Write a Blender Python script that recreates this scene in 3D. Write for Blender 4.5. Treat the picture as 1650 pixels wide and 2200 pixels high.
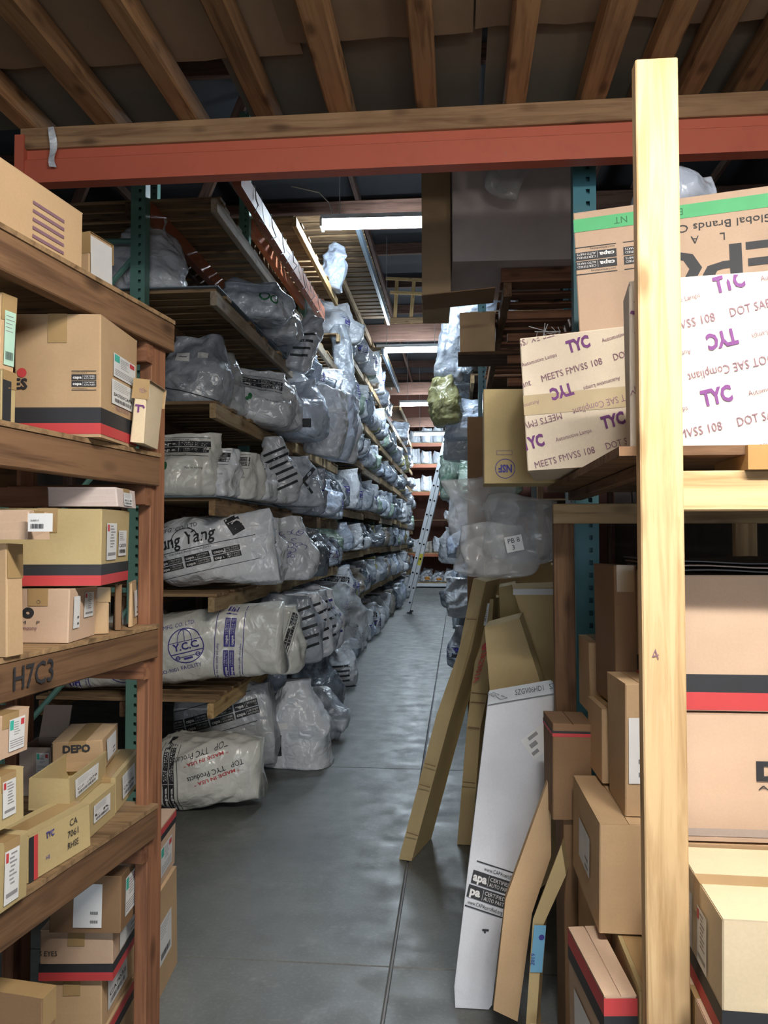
import bpy, math, random
from mathutils import Vector, Matrix, noise
from mathutils.bvhtree import BVHTree

for o in list(bpy.data.objects):
    bpy.data.objects.remove(o)
scene = bpy.context.scene
COL = scene.collection

# ------------------------------------------------------------------ camera
FPX = 1700.0                      # focal length in pixels of the 1650 x 2200 frame
EYE = Vector((0.0, 0.0, 1.55))
YAW = math.atan(160.0 / FPX)      # camera looks a little left of the aisle axis (+Y)
PITCH = math.atan(55.0 / FPX)     # and slightly up
FWD = Vector((-math.sin(YAW) * math.cos(PITCH), math.cos(YAW) * math.cos(PITCH), math.sin(PITCH)))
RGT = Vector((math.cos(YAW), math.sin(YAW), 0.0))
UPV = RGT.cross(FWD)
cam_d = bpy.data.cameras.new('camera')
cam_d.sensor_fit = 'VERTICAL'
cam_d.sensor_height = 36.0
cam_d.lens = 36.0 * FPX / 2200.0
cam_d.clip_start = 0.05
cam_d.clip_end = 200
cam = bpy.data.objects.new('camera', cam_d)
COL.objects.link(cam)
cam.matrix_world = Matrix(((RGT.x, UPV.x, -FWD.x, EYE.x), (RGT.y, UPV.y, -FWD.y, EYE.y), (RGT.z, UPV.z, -FWD.z, EYE.z), (0, 0, 0, 1)))
scene.camera = cam

# ------------------------------------------------------------------ world, view
world = bpy.data.worlds.new('world')
scene.world = world
world.use_nodes = True
world.node_tree.nodes['Background'].inputs[0].default_value = (0.86, 0.93, 1.0, 1)
world.node_tree.nodes['Background'].inputs[1].default_value = 1.9      # overcast daylight, reaching in through the entry door
vs = scene.view_settings
vs.view_transform = 'Standard'
vs.look = 'None'
vs.gamma = 1.0
vs.use_curve_mapping = False
vs.exposure = 1.4
AISLE_LAMP_W = 8.0
AISLE_SIDE_W = 42.0
AISLE_TUBE = 14.0
ENTRY_LAMP_W = 31.0
ENTRY_SIDE_W = 31.0
ENTRY_TUBE = 6.0
COOL = (0.76, 0.89, 1.0)
WARM = (1.0, 0.94, 0.85)

# ------------------------------------------------------------------ measuring helpers
def ray(px, py):
    return FWD * FPX + RGT * (px - 825.0) + UPV * (1100.0 - py)
def P(px, py, Y):
    r = ray(px, py)
    return EYE + r * (Y / r.y)
def PZ(px, py, Z):
    r = ray(px, py)
    return EYE + r * ((Z - EYE.z) / r.z)
def zat(px, py, Y):
    return P(px, py, Y).z
def xat(px, Y, py=1155):
    return P(px, py, Y).x

# ------------------------------------------------------------------ materials
MATS = {}
def nodes(name):
    m = bpy.data.materials.new(name)
    m.use_nodes = True
    nt = m.node_tree
    b = nt.nodes['Principled BSDF']
    return m, nt, b
def lk(nt, a, b):
    nt.links.new(a, b)
def nd(nt, t, **kw):
    n = nt.nodes.new(t)
    for k, v in kw.items():
        setattr(n, k, v)
    return n
def coords(nt, scale=(1, 1, 1), rot=(0, 0, 0), kind='Object'):
    tc = nd(nt, 'ShaderNodeTexCoord')
    mp = nd(nt, 'ShaderNodeMapping')
    mp.inputs['Scale'].default_value = scale
    mp.inputs['Rotation'].default_value = rot
    oi = nd(nt, 'ShaderNodeObjectInfo')
    mul = nd(nt, 'ShaderNodeVectorMath', operation='SCALE')
    cmb = nd(nt, 'ShaderNodeCombineXYZ')
    for i in range(3):
        lk(nt, oi.outputs['Random'], cmb.inputs[i])
    lk(nt, cmb.outputs[0], mul.inputs[0])
    mul.inputs['Scale'].default_value = 37.0
    lk(nt, tc.outputs[kind], mp.inputs['Vector'])
    add = nd(nt, 'ShaderNodeVectorMath', operation='ADD')
    lk(nt, mp.outputs[0], add.inputs[0])
    lk(nt, mul.outputs[0], add.inputs[1])
    return add.outputs[0], oi.outputs['Random'], tc
def noise_tex(nt, vec, scale, detail=4, rough=0.55, dist=0.0):
    n = nd(nt, 'ShaderNodeTexNoise')
    n.inputs['Scale'].default_value = scale
    n.inputs['Detail'].default_value = detail
    n.inputs['Roughness'].default_value = rough
    n.inputs['Distortion'].default_value = dist
    lk(nt, vec, n.inputs['Vector'])
    return n.outputs['Fac']
def ramp(nt, fac, stops):
    r = nd(nt, 'ShaderNodeValToRGB')
    e = r.color_ramp.elements
    while len(e) < len(stops):
        e.new(0.5)
    for el, (p, c) in zip(e, stops):
        el.position = p
        el.color = (c[0], c[1], c[2], 1)
    lk(nt, fac, r.inputs[0])
    return r.outputs[0]
def mixc(nt, fac, a, b, mode='MIX'):
    m = nd(nt, 'ShaderNodeMix', data_type='RGBA', blend_type=mode)
    if isinstance(fac, (int, float)):
        m.inputs[0].default_value = fac
    else:
        lk(nt, fac, m.inputs[0])
    for s, v in ((6, a), (7, b)):
        if isinstance(v, tuple):
            m.inputs[s].default_value = (v[0], v[1], v[2], 1)
        else:
            lk(nt, v, m.inputs[s])
    return m.outputs[2]
def mrange(nt, fac, a, b, c, d):
    m = nd(nt, 'ShaderNodeMapRange')
    m.inputs[1].default_value = a
    m.inputs[2].default_value = b
    m.inputs[3].default_value = c
    m.inputs[4].default_value = d
    lk(nt, fac, m.inputs[0])
    return m.outputs[0]
def vary(nt, col, rnd, lo, hi):
    """each object a little lighter or darker than its neighbour"""
    v = mrange(nt, rnd, 0, 1, lo, hi)
    c = nd(nt, 'ShaderNodeCombineXYZ')
    for i in range(3):
        lk(nt, v, c.inputs[i])
    return mixc(nt, 1.0, col, c.outputs[0], 'MULTIPLY')
def bump(nt, b, h, strength, dist):
    n = nd(nt, 'ShaderNodeBump')
    n.inputs['Strength'].default_value = strength
    n.inputs['Distance'].default_value = dist
    lk(nt, h, n.inputs['Height'])
    lk(nt, n.outputs[0], b.inputs['Normal'])

def flat(name, c, rough=0.7, metal=0.0, spec=0.4):
    m, nt, b = nodes(name)
    v, rnd, tc = coords(nt)
    n = noise_tex(nt, v, 14, 3)
    col = mixc(nt, mrange(nt, n, 0.3, 0.7, 0.0, 0.3), (c[0], c[1], c[2]), (c[0] * .72, c[1] * .72, c[2] * .72))
    lk(nt, col, b.inputs['Base Color'])
    b.inputs['Roughness'].default_value = rough
    b.inputs['Metallic'].default_value = metal
    b.inputs['Specular IOR Level'].default_value = spec
    MATS[name] = m
    return m
def wood(name, light, dark, rough=0.75, lo=0.75, hi=1.15, knots=True):
    m, nt, b = nodes(name)
    v, rnd, tc = coords(nt, (1.6, 26, 26))
    g = noise_tex(nt, v, 1.4, 5, 0.6, 0.6)
    v2, _, _ = coords(nt, (2.2, 6, 6))
    k = noise_tex(nt, v2, 1.3, 3, 0.5)
    col = ramp(nt, g, [(0.3, dark), (0.55, light), (0.8, tuple(min(1, x * 1.12) for x in light))])
    col = mixc(nt, mrange(nt, k, 0.55, 0.78, 0, 0.65), col, dark)
    if knots:
        v3, _, _ = coords(nt, (4.5, 11, 11))
        vo = nd(nt, 'ShaderNodeTexVoronoi')
        vo.inputs['Scale'].default_value = 1.0
        lk(nt, v3, vo.inputs['Vector'])
        col = mixc(nt, mrange(nt, vo.outputs['Distance'], 0.08, 0.26, 0.75, 0.0), col, tuple(x * .45 for x in dark))
    lk(nt, vary(nt, col, rnd, lo, hi), b.inputs['Base Color'])
    b.inputs['Roughness'].default_value = rough
    b.inputs['Specular IOR Level'].default_value = 0.25
    bump(nt, b, g, 0.35, 0.004)
    MATS[name] = m
def card(name, c, lo=0.86, hi=1.08, rough=0.8):
    m, nt, b = nodes(name)
    v, rnd, tc = coords(nt)
    n1 = noise_tex(nt, v, 3.5, 4)
    n2 = noise_tex(nt, v, 160, 2)
    v2, _, _ = coords(nt, (260, 260, 1.2))
    n3 = noise_tex(nt, v2, 1.0, 2)
    d = tuple(x * .72 for x in c)
    col = mixc(nt, mrange(nt, n1, 0.4, 0.75, 0, 0.6), c, d)
    col = mixc(nt, mrange(nt, n2, 0.35, 0.7, 0, 0.18), col, d)
    lk(nt, vary(nt, col, rnd, lo, hi), b.inputs['Base Color'])
    b.inputs['Roughness'].default_value = rough
    b.inputs['Specular IOR Level'].default_value = 0.2
    bump(nt, b, n3, 0.12, 0.001)
    MATS[name] = m
def film(name, c, c2, mottle=0.5, rough=0.24, scale=5.0, alpha=1.0, lo=0.6, hi=1.1, crease=0.32):
    m, nt, b = nodes(name)
    v, rnd, tc = coords(nt)
    n1 = noise_tex(nt, v, scale, 3, 0.5, 0.8)
    col = mixc(nt, mrange(nt, n1, 0.42, 0.68, 0, mottle), c, c2)
    lk(nt, vary(nt, col, rnd, lo, hi), b.inputs['Base Color'])
    b.inputs['Roughness'].default_value = rough
    b.inputs['Specular IOR Level'].default_value = 0.65
    nz = nd(nt, 'ShaderNodeTexNoise')
    nz.inputs['Scale'].default_value = 4.0
    lk(nt, v, nz.inputs['Vector'])
    ad = nd(nt, 'ShaderNodeVectorMath', operation='MULTIPLY_ADD')
    lk(nt, nz.outputs['Color'], ad.inputs[0])
    ad.inputs[1].default_value = (0.3, 0.3, 0.12)
    lk(nt, v, ad.inputs[2])
    hs = None
    for sc, amp in ((6.0, 1.6), (15.0, .8)):        # creased facets of crumpled film
        vo = nd(nt, 'ShaderNodeTexVoronoi', feature='DISTANCE_TO_EDGE')
        vo.inputs['Scale'].default_value = sc
        lk(nt, ad.outputs[0], vo.inputs['Vector'])
        h = nd(nt, 'ShaderNodeMath', operation='MULTIPLY_ADD')
        lk(nt, vo.outputs['Distance'], h.inputs[0])
        h.inputs[1].default_value = amp
        if hs is None:
            h.inputs[2].default_value = 0
        else:
            lk(nt, hs, h.inputs[2])
        hs = h.outputs[0]
    n2 = noise_tex(nt, ad.outputs[0], 30, 3, 0.6, 0.6)
    h = nd(nt, 'ShaderNodeMath', operation='MULTIPLY_ADD')
    lk(nt, n2, h.inputs[0])
    h.inputs[1].default_value = 0.25
    lk(nt, hs, h.inputs[2])
    bump(nt, b, h.outputs[0], crease, 0.05)
    if alpha < 1.0:
        na = noise_tex(nt, v, 3.5, 3)
        lk(nt, mrange(nt, na, 0.3, 0.7, max(0.1, alpha - .25), min(1, alpha + .2)), b.inputs['Alpha'])
    MATS[name] = m
def metal_paint(name, c, rough=0.45, wear=(0.25, 0.22, 0.2), lo=0.9, hi=1.05):
    m, nt, b = nodes(name)
    v, rnd, tc = coords(nt)
    n1 = noise_tex(nt, v, 5, 5, 0.65)
    n2 = noise_tex(nt, v, 40, 4, 0.65)
    col = mixc(nt, mrange(nt, n1, 0.5, 0.8, 0, 0.45), c, tuple(x * .6 for x in c))
    col = mixc(nt, mrange(nt, n2, 0.68, 0.74, 0, 0.6), col, wear)
    lk(nt, vary(nt, col, rnd, lo, hi), b.inputs['Base Color'])
    b.inputs['Roughness'].default_value = rough
    bump(nt, b, n2, 0.1, 0.002)
    MATS[name] = m

wood('header_wood', (0.34, 0.205, 0.11), (0.18, 0.095, 0.05))
wood('fresh_wood', (0.66, 0.47, 0.26), (0.42, 0.26, 0.12), lo=0.92, hi=1.05)
wood('old_wood', (0.185, 0.105, 0.056), (0.08, 0.042, 0.024))
wood('red_wood', (0.25, 0.115, 0.062), (0.11, 0.047, 0.028))
wood('joist_wood', (0.34, 0.19, 0.09), (0.17, 0.085, 0.04), lo=0.5, hi=1.2)
wood('tan_wood', (0.50, 0.36, 0.20), (0.28, 0.18, 0.09))
wood('yellow_wood', (0.60, 0.42, 0.20), (0.36, 0.22, 0.09))
wood('deck_wood', (0.33, 0.215, 0.115), (0.14, 0.085, 0.045), lo=0.6, hi=1.15)
wood('grey_wood', (0.44, 0.36, 0.27), (0.25, 0.19, 0.13))
wood('roof_wood', (0.20, 0.115, 0.085), (0.09, 0.05, 0.04), knots=False)
card('kraft', (0.56, 0.39, 0.23))
card('kraft_pink', (0.62, 0.45, 0.33))
card('kraft_dark', (0.28, 0.17, 0.095))  # lowered a step to put shade into the stack behind the tall post
card('kraft_olive', (0.50, 0.40, 0.21))
card('kraft_cream', (0.70, 0.58, 0.40))
card('kraft_grey', (0.47, 0.39, 0.34))
card('kraft_lilac', (0.72, 0.62, 0.60))
card('tan_board', (0.58, 0.45, 0.24))
card('white_board', (0.70, 0.73, 0.80), lo=0.95, hi=1.0)
card('cream_print', (0.80, 0.70, 0.56))
card('white_print', (0.80, 0.75, 0.67))
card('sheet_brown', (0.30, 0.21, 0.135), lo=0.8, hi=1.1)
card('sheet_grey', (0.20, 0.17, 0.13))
flat('ink_black', (0.028, 0.03, 0.036), 0.6)
flat('ink_red', (0.55, 0.06, 0.065), 0.6)
flat('ink_blue', (0.06, 0.055, 0.30), 0.6)
flat('ink_purple', (0.17, 0.05, 0.20), 0.7)
flat('ink_mauve', (0.25, 0.14, 0.18), 0.8)
flat('ink_green', (0.10, 0.48, 0.20), 0.6)
flat('ink_teal', (0.05, 0.45, 0.36), 0.6)
flat('ink_grey', (0.28, 0.28, 0.30), 0.7)
flat('ink_leaf', (0.03, 0.17, 0.07), 0.6)
flat('ink_orange', (0.72, 0.30, 0.05), 0.6)
flat('ink_white', (0.80, 0.80, 0.80), 0.6)
flat('paper', (0.74, 0.76, 0.78), 0.6)
flat('paper_green', (0.46, 0.70, 0.58), 0.6)
flat('paper_blue', (0.18, 0.45, 0.68), 0.5)
flat('tape', (0.40, 0.27, 0.13), 0.22, spec=0.6)
flat('wet_tape', (0.50, 0.40, 0.24), 0.25, spec=0.6)
flat('dark_hole', (0.008, 0.01, 0.01), 0.9)
flat('aluminium', (0.62, 0.66, 0.70), 0.35, 0.75)
flat('aluminium_dark', (0.35, 0.38, 0.42), 0.45, 0.6)
flat('steel_white', (0.72, 0.74, 0.76), 0.4)
flat('sticker_yellow', (0.85, 0.72, 0.08), 0.5)
flat('black_sheet', (0.06, 0.06, 0.065), 0.5)
flat('blue_sheet', (0.33, 0.45, 0.72), 0.45)
flat('wire', (0.6, 0.62, 0.66), 0.4)
flat('cork', (0.42, 0.24, 0.09), 0.95)
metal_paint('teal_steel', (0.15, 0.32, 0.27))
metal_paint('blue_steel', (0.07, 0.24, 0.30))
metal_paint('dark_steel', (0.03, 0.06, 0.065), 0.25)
metal_paint('red_steel', (0.52, 0.125, 0.075), 0.42)
metal_paint('orange_steel', (0.42, 0.13, 0.06), 0.5)
metal_paint('grey_blue_sheet', (0.16, 0.22, 0.28), 0.4)
film('film_white', (0.76, 0.79, 0.84), (0.50, 0.54, 0.61), 0.6)
film('film_cream', (0.74, 0.75, 0.71), (0.60, 0.61, 0.58), 0.4, crease=0.2, lo=0.9)
film('film_grey', (0.52, 0.57, 0.64), (0.20, 0.23, 0.28), 0.9)
film('film_blue', (0.60, 0.68, 0.82), (0.36, 0.43, 0.56), 0.7)
film('film_dark', (0.24, 0.28, 0.33), (0.04, 0.05, 0.065), 0.95)
film('film_green', (0.42, 0.54, 0.46), (0.12, 0.24, 0.17), 0.8)
film('film_yellow', (0.44, 0.42, 0.19), (0.20, 0.20, 0.10), 0.9)
film('film_brown', (0.48, 0.46, 0.42), (0.22, 0.17, 0.12), 0.8)
film('film_clear', (0.70, 0.73, 0.76), (0.55, 0.58, 0.62), 0.4, rough=0.14, alpha=0.30, lo=0.95, crease=0.13)

def concrete():
    m, nt, b = nodes('concrete')
    v, rnd, tc = coords(nt)
    n1 = noise_tex(nt, tc.outputs['Object'], 0.9, 6, 0.62, 0.4)
    n2 = noise_tex(nt, tc.outputs['Object'], 7, 5, 0.6)
    n3 = noise_tex(nt, tc.outputs['Object'], 70, 3)
    col = ramp(nt, n1, [(0.3, (0.078, 0.084, 0.082)), (0.55, (0.142, 0.15, 0.145)), (0.75, (0.19, 0.197, 0.19))])
    col = mixc(nt, mrange(nt, n2, 0.52, 0.72, 0, 0.4), col, (0.13, 0.13, 0.125))
    col = mixc(nt, mrange(nt, n3, 0.5, 0.8, 0, 0.25), col, (0.34, 0.34, 0.33))
    n4 = noise_tex(nt, tc.outputs['Object'], 3.2, 4, 0.7)
    col = mixc(nt, mrange(nt, n4, 0.6, 0.72, 0, 0.35), col, (0.34, 0.345, 0.33))
    lk(nt, col, b.inputs['Base Color'])
    lk(nt, mrange(nt, n2, 0.3, 0.7, 0.32, 0.6), b.inputs['Roughness'])
    bump(nt, b, n3, 0.15, 0.002)
    MATS['concrete'] = m
concrete()
def panel_mat(name, c, d):
    m, nt, b = nodes(name)
    v, rnd, tc = coords(nt)
    n1 = noise_tex(nt, v, 2, 5, 0.6)
    col = mixc(nt, n1, c, d)
    lk(nt, vary(nt, col, rnd, 0.85, 1.1), b.inputs['Base Color'])
    b.inputs['Roughness'].default_value = 0.85
    MATS[name] = m
panel_mat('shed_wall', (0.13, 0.10, 0.085), (0.20, 0.15, 0.12))
panel_mat('end_wall', (0.30, 0.13, 0.09), (0.20, 0.085, 0.06))
panel_mat('roof_sheet', (0.05, 0.055, 0.065), (0.09, 0.09, 0.10))
def tube_mat(name, col, strength):
    m, nt, b = nodes(name)
    b.inputs['Base Color'].default_value = (0.9, 0.9, 0.9, 1)
    b.inputs['Emission Color'].default_value = (col[0], col[1], col[2], 1)
    b.inputs['Emission Strength'].default_value = strength
    MATS[name] = m
tube_mat('tube_cool', COOL, AISLE_TUBE)
tube_mat('tube_warm', WARM, ENTRY_TUBE)

# ------------------------------------------------------------------ objects
W = {}
def link(o, parent=None, mw=None):
    COL.objects.link(o)
    mw = mw or Matrix.Identity(4)
    W[o] = mw
    if parent is not None:
        o.parent = parent
        o.matrix_basis = W[parent].inverted() @ mw
    else:
        o.matrix_basis = mw
    return o
def tag(o, label=None, cat=None, group=None, kind=None):
    if label: o['label'] = label
    if cat: o['category'] = cat
    if group: o['group'] = group
    if kind: o['kind'] = kind
    return o
def empty(name, mw, label=None, cat=None, group=None, kind=None):
    o = bpy.data.objects.new(name, None)
    o.empty_display_size = 0.05
    link(o, None, mw)
    return tag(o, label, cat, group, kind)
def mesh_data(name, verts, faces, mat, smooth=False):
    me = bpy.data.meshes.new(name)
    me.from_pydata([tuple(v) for v in verts], [], faces)
    me.materials.append(MATS[mat] if isinstance(mat, str) else mat)
    if smooth:
        me.polygons.foreach_set('use_smooth', [True] * len(me.polygons))
    me.update()
    return me
def obj(name, verts, faces, mat, parent=None, mw=None, smooth=False):
    return link(bpy.data.objects.new(name, mesh_data(name, verts, faces, mat, smooth)), parent, mw)
def inst(name, me, parent=None, mw=None):
    return link(bpy.data.objects.new(name, me), parent, mw)
def T(x, y, z, rz=0.0, rx=0.0, ry=0.0):
    return Matrix.Translation((x, y, z)) @ Matrix.Rotation(rz, 4, 'Z') @ Matrix.Rotation(rx, 4, 'X') @ Matrix.Rotation(ry, 4, 'Y')

class MB:
    def __init__(self):
        self.v, self.f = [], []
    def add(self, vs, fs):
        n = len(self.v)
        self.v += [Vector(p) for p in vs]
        self.f += [tuple(i + n for i in f) for f in fs]
        return self
    def box(self, x0, x1, y0, y1, z0, z1, m=None):
        vs = [Vector(p) for p in ((x0, y0, z0), (x1, y0, z0), (x1, y1, z0), (x0, y1, z0), (x0, y0, z1), (x1, y0, z1), (x1, y1, z1), (x0, y1, z1))]
        if m is not None:
            vs = [m @ p for p in vs]
        return self.add(vs, [(0, 3, 2, 1), (4, 5, 6, 7), (0, 1, 5, 4), (1, 2, 6, 5), (2, 3, 7, 6), (3, 0, 4, 7)])
    def cbox(self, x0, x1, y0, y1, z0, z1, c=0.004):
        """box with chamfered edges along its length (X)"""
        pr = [(y0 + c, z0), (y1 - c, z0), (y1, z0 + c), (y1, z1 - c), (y1 - c, z1), (y0 + c, z1), (y0, z1 - c), (y0, z0 + c)]
        vs = [(x0, y, z) for y, z in pr] + [(x1, y, z) for y, z in pr]
        fs = [tuple(range(7, -1, -1)), tuple(range(8, 16))]
        for i in range(8):
            j = (i + 1) % 8
            fs.append((i, j, 8 + j, 8 + i))
        return self.add(vs, [tuple(reversed(f)) if k >= 2 else tuple(reversed(f)) for k, f in enumerate(fs)] if False else fs)
    def prism(self, poly, a, b, axis='Y'):
        """extrude a 2-D polygon (x,z) from y=a to y=b"""
        n = len(poly)
        vs = [(x, a, z) for x, z in poly] + [(x, b, z) for x, z in poly]
        fs = [tuple(range(n)), tuple(range(2 * n - 1, n - 1, -1))]
        for i in range(n):
            j = (i + 1) % n
            fs.append((j, i, n + i, n + j))
        return self.add(vs, fs)
    def tube(self, pts, r, n=6):
        pts = [Vector(p) for p in pts]
        rings = []
        for i, p in enumerate(pts):
            d = (pts[min(i + 1, len(pts) - 1)] - pts[max(i - 1, 0)]).normalized()
            a = d.cross(Vector((0.3, 0.2, 1)) if abs(d.z) < .9 else Vector((1, 0, 0))).normalized()
            b = d.cross(a)
            rings.append([p + (a * math.cos(t * 2 * math.pi / n) + b * math.sin(t * 2 * math.pi / n)) * r for t in range(n)])
        vs = [q for rg in rings for q in rg]
        fs = []
        for i in range(len(pts) - 1):
            for t in range(n):
                u = (t + 1) % n
                fs.append((i * n + t, i * n + u, (i + 1) * n + u, (i + 1) * n + t))
        fs.append(tuple(range(n - 1, -1, -1)))
        fs.append(tuple((len(pts) - 1) * n + t for t in range(n)))
        return self.add(vs, fs)
    def build(self, name, mat, parent=None, mw=None, smooth=False):
        return obj(name, self.v, self.f, mat, parent, mw, smooth)

BOARDS = {}
def board_mesh(L, w, h, mat):
    k = (round(L, 3), round(w, 3), round(h, 3), mat)
    if k not in BOARDS:
        mb = MB().cbox(-L / 2, L / 2, -w / 2, w / 2, -h / 2, h / 2, min(w, h) * .08)
        BOARDS[k] = mesh_data('board', mb.v, mb.f, mat)
    return BOARDS[k]
def board(name, p0, p1, w, h, mat, parent=None, side=None):
    """timber from p0 to p1; w across (sideways), h upwards"""
    p0, p1 = Vector(p0), Vector(p1)
    d = p1 - p0
    L = d.length
    x = d.normalized()
    s = Vector(side) if side else (Vector((0, 0, 1)).cross(x) if abs(x.z) < .95 else Vector((0, 1, 0)))
    y = (s - x * s.dot(x)).normalized()
    z = x.cross(y)
    c = (p0 + p1) / 2
    mw = Matrix(((x.x, y.x, z.x, c.x), (x.y, y.y, z.y, c.y), (x.z, y.z, z.z, c.z), (0, 0, 0, 1)))
    return inst(name, board_mesh(L, w, h, mat), parent, mw)

# ------------------------------------------------------------------ print: lettering, bars and stickers as thin flat pieces
TXT = {}
def text_tris(s, bold=0.0, shear=0.0):
    k = (s, bold, shear)
    if k in TXT:
        return TXT[k]
    cu = bpy.data.curves.new('t', 'FONT')
    cu.body = s
    cu.size = 1.0
    cu.resolution_u = 2
    cu.offset = bold
    cu.shear = shear
    ob = bpy.data.objects.new('t', cu)
    me = bpy.data.meshes.new_from_object(ob)
    vs = [(v.co.x, v.co.y) for v in me.vertices]
    me.calc_loop_triangles()
    fs = [tuple(t.vertices) for t in me.loop_triangles]
    bpy.data.objects.remove(ob)
    bpy.data.curves.remove(cu)
    bpy.data.meshes.remove(me)
    if vs:
        x0 = min(v[0] for v in vs); x1 = max(v[0] for v in vs)
        vs = [(x - x0, y) for x, y in vs]
        TXT[k] = (vs, fs, x1 - x0)
    else:
        TXT[k] = ([], [], 0)
    return TXT[k]
CAP = 0.69
def text(x, y, h, s, ink, rot=0, bold=0.0, shear=0.0, align='L', w=None, layer=1):
    return ('t', x, y, h, s, ink, rot, bold, shear, align, w, layer)
def rect(x0, y0, x1, y1, ink, layer=0):
    return ('r', x0, y0, x1, y1, ink, layer)
def ring(cx, cy, r, t, ink, a0=0, a1=360, sy=1.0):
    return ('c', cx, cy, r, t, ink, a0, a1, sy)
def line(x0, y0, x1, y1, t, ink):
    return ('l', x0, y0, x1, y1, t, ink)
def prim_mesh(prims, step):
    """prims -> {ink: [(verts2d, tris, layer)]}; step is the longest edge for curved surfaces (None: flat)"""
    out = {}
    for p in prims:
        k = p[0]
        if k == 'r':
            _, x0, y0, x1, y1, ink, lay = p
            nx = max(1, int(abs(x1 - x0) / step + .5)) if step else 1
            ny = max(1, int(abs(y1 - y0) / step + .5)) if step else 1
            vs = [(x0 + (x1 - x0) * i / nx, y0 + (y1 - y0) * j / ny) for j in range(ny + 1) for i in range(nx + 1)]
            fs = [(j * (nx + 1) + i, j * (nx + 1) + i + 1, (j + 1) * (nx + 1) + i + 1, (j + 1) * (nx + 1) + i) for j in range(ny) for i in range(nx)]
        elif k == 't':
            _, x, y, h, s, ink, rot, bold, shear, al, w, lay = p
            v0, fs, tw = text_tris(s, bold, shear)
            sc = h / CAP
            sx = sc if w is None else w / max(tw, 1e-6)
            ox = {'L': 0, 'C': -tw * sx / 2, 'R': -tw * sx}[al]
            c, sn = math.cos(rot), math.sin(rot)
            vs = [(x + (a * sx + ox) * c - b * sc * sn, y + (a * sx + ox) * sn + b * sc * c) for a, b in v0]
        elif k == 'c':
            _, cx, cy, r, t, ink, a0, a1, sy = p
            lay = 0
            n = 28
            vs, fs = [], []
            for i in range(n + 1):
                a = math.radians(a0 + (a1 - a0) * i / n)
                for rr in (r - t / 2, r + t / 2):
                    vs.append((cx + rr * math.cos(a), cy + rr * sy * math.sin(a)))
            fs = [(2 * i, 2 * i + 1, 2 * i + 3, 2 * i + 2) for i in range(n)]
        else:
            _, x0, y0, x1, y1, t, ink = p
            lay = 0
            n = max(1, int(math.hypot(x1 - x0, y1 - y0) / step + .5)) if step else 1
            dx, dy = x1 - x0, y1 - y0
            L = math.hypot(dx, dy)
            ux, uy = -dy / L * t / 2, dx / L * t / 2
            vs, fs = [], []
            for i in range(n + 1):
                a = i / n
                vs += [(x0 + dx * a + ux, y0 + dy * a + uy), (x0 + dx * a - ux, y0 + dy * a - uy)]
            fs = [(2 * i + 1, 2 * i + 3, 2 * i + 2, 2 * i) for i in range(n)]
        out.setdefault(ink, []).append((vs, fs, lay))
    return out
def print_on(prims, mapper, parent, mw, name='printing', step=None):
    """flat print laid on a surface: mapper(x, y, lift) gives a point in the mw frame, or None off the surface"""
    made = []
    for ink, lst in prim_mesh(prims, step).items():
        V, Fs = [], []
        for vs, fs, lay in lst:
            idx = []
            for x, y in vs:
                q = mapper(x, y, 0.0006 + 0.0006 * lay)
                if q is None:
                    idx.append(-1)
                else:
                    idx.append(len(V))
                    V.append(q)
            for f in fs:
                g = tuple(idx[i] for i in f)
                if min(g) >= 0:
                    Fs.append(g)
        if Fs:
            made.append(obj(name, V, Fs, ink, parent, mw))
    return made

def capa(x, y, w, h, ink='ink_black', tiny=True, n=2):
    """block of the parts-certification mark: ruled lines, two dark bars with pale letters"""
    pr = [rect(x, y + h * .97, x + w, y + h, ink), rect(x, y, x + w, y + h * .03, ink)]
    if tiny:
        pr += [text(x + w * .03, y + h * .86, h * .07, 'www.CAPAcertified.org', ink, w=w * .6), text(x + w * .03, y + h * .07, h * .07, 'www.CAPAcertified.org', ink, w=w * .6)]
    bh = h * .66 / n
    for i in range(n):
        yb = y + h * .17 + i * bh
        pr += [rect(x, yb + bh * .06, x + w, yb + bh * .94, ink),
               text(x + w * .05, yb + bh * .3, bh * .42, 'capa', 'ink_white', bold=.03, w=w * .36),
               rect(x + w * .455, yb + bh * .15, x + w * .462, yb + bh * .85, 'ink_white', 1),
               text(x + w * .5, yb + bh * .54, bh * .24, 'CERTIFIED', 'ink_white', w=w * .46),
               text(x + w * .5, yb + bh * .18, bh * .24, 'AUTO PARTS', 'ink_white', w=w * .46)]
    return pr
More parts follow.
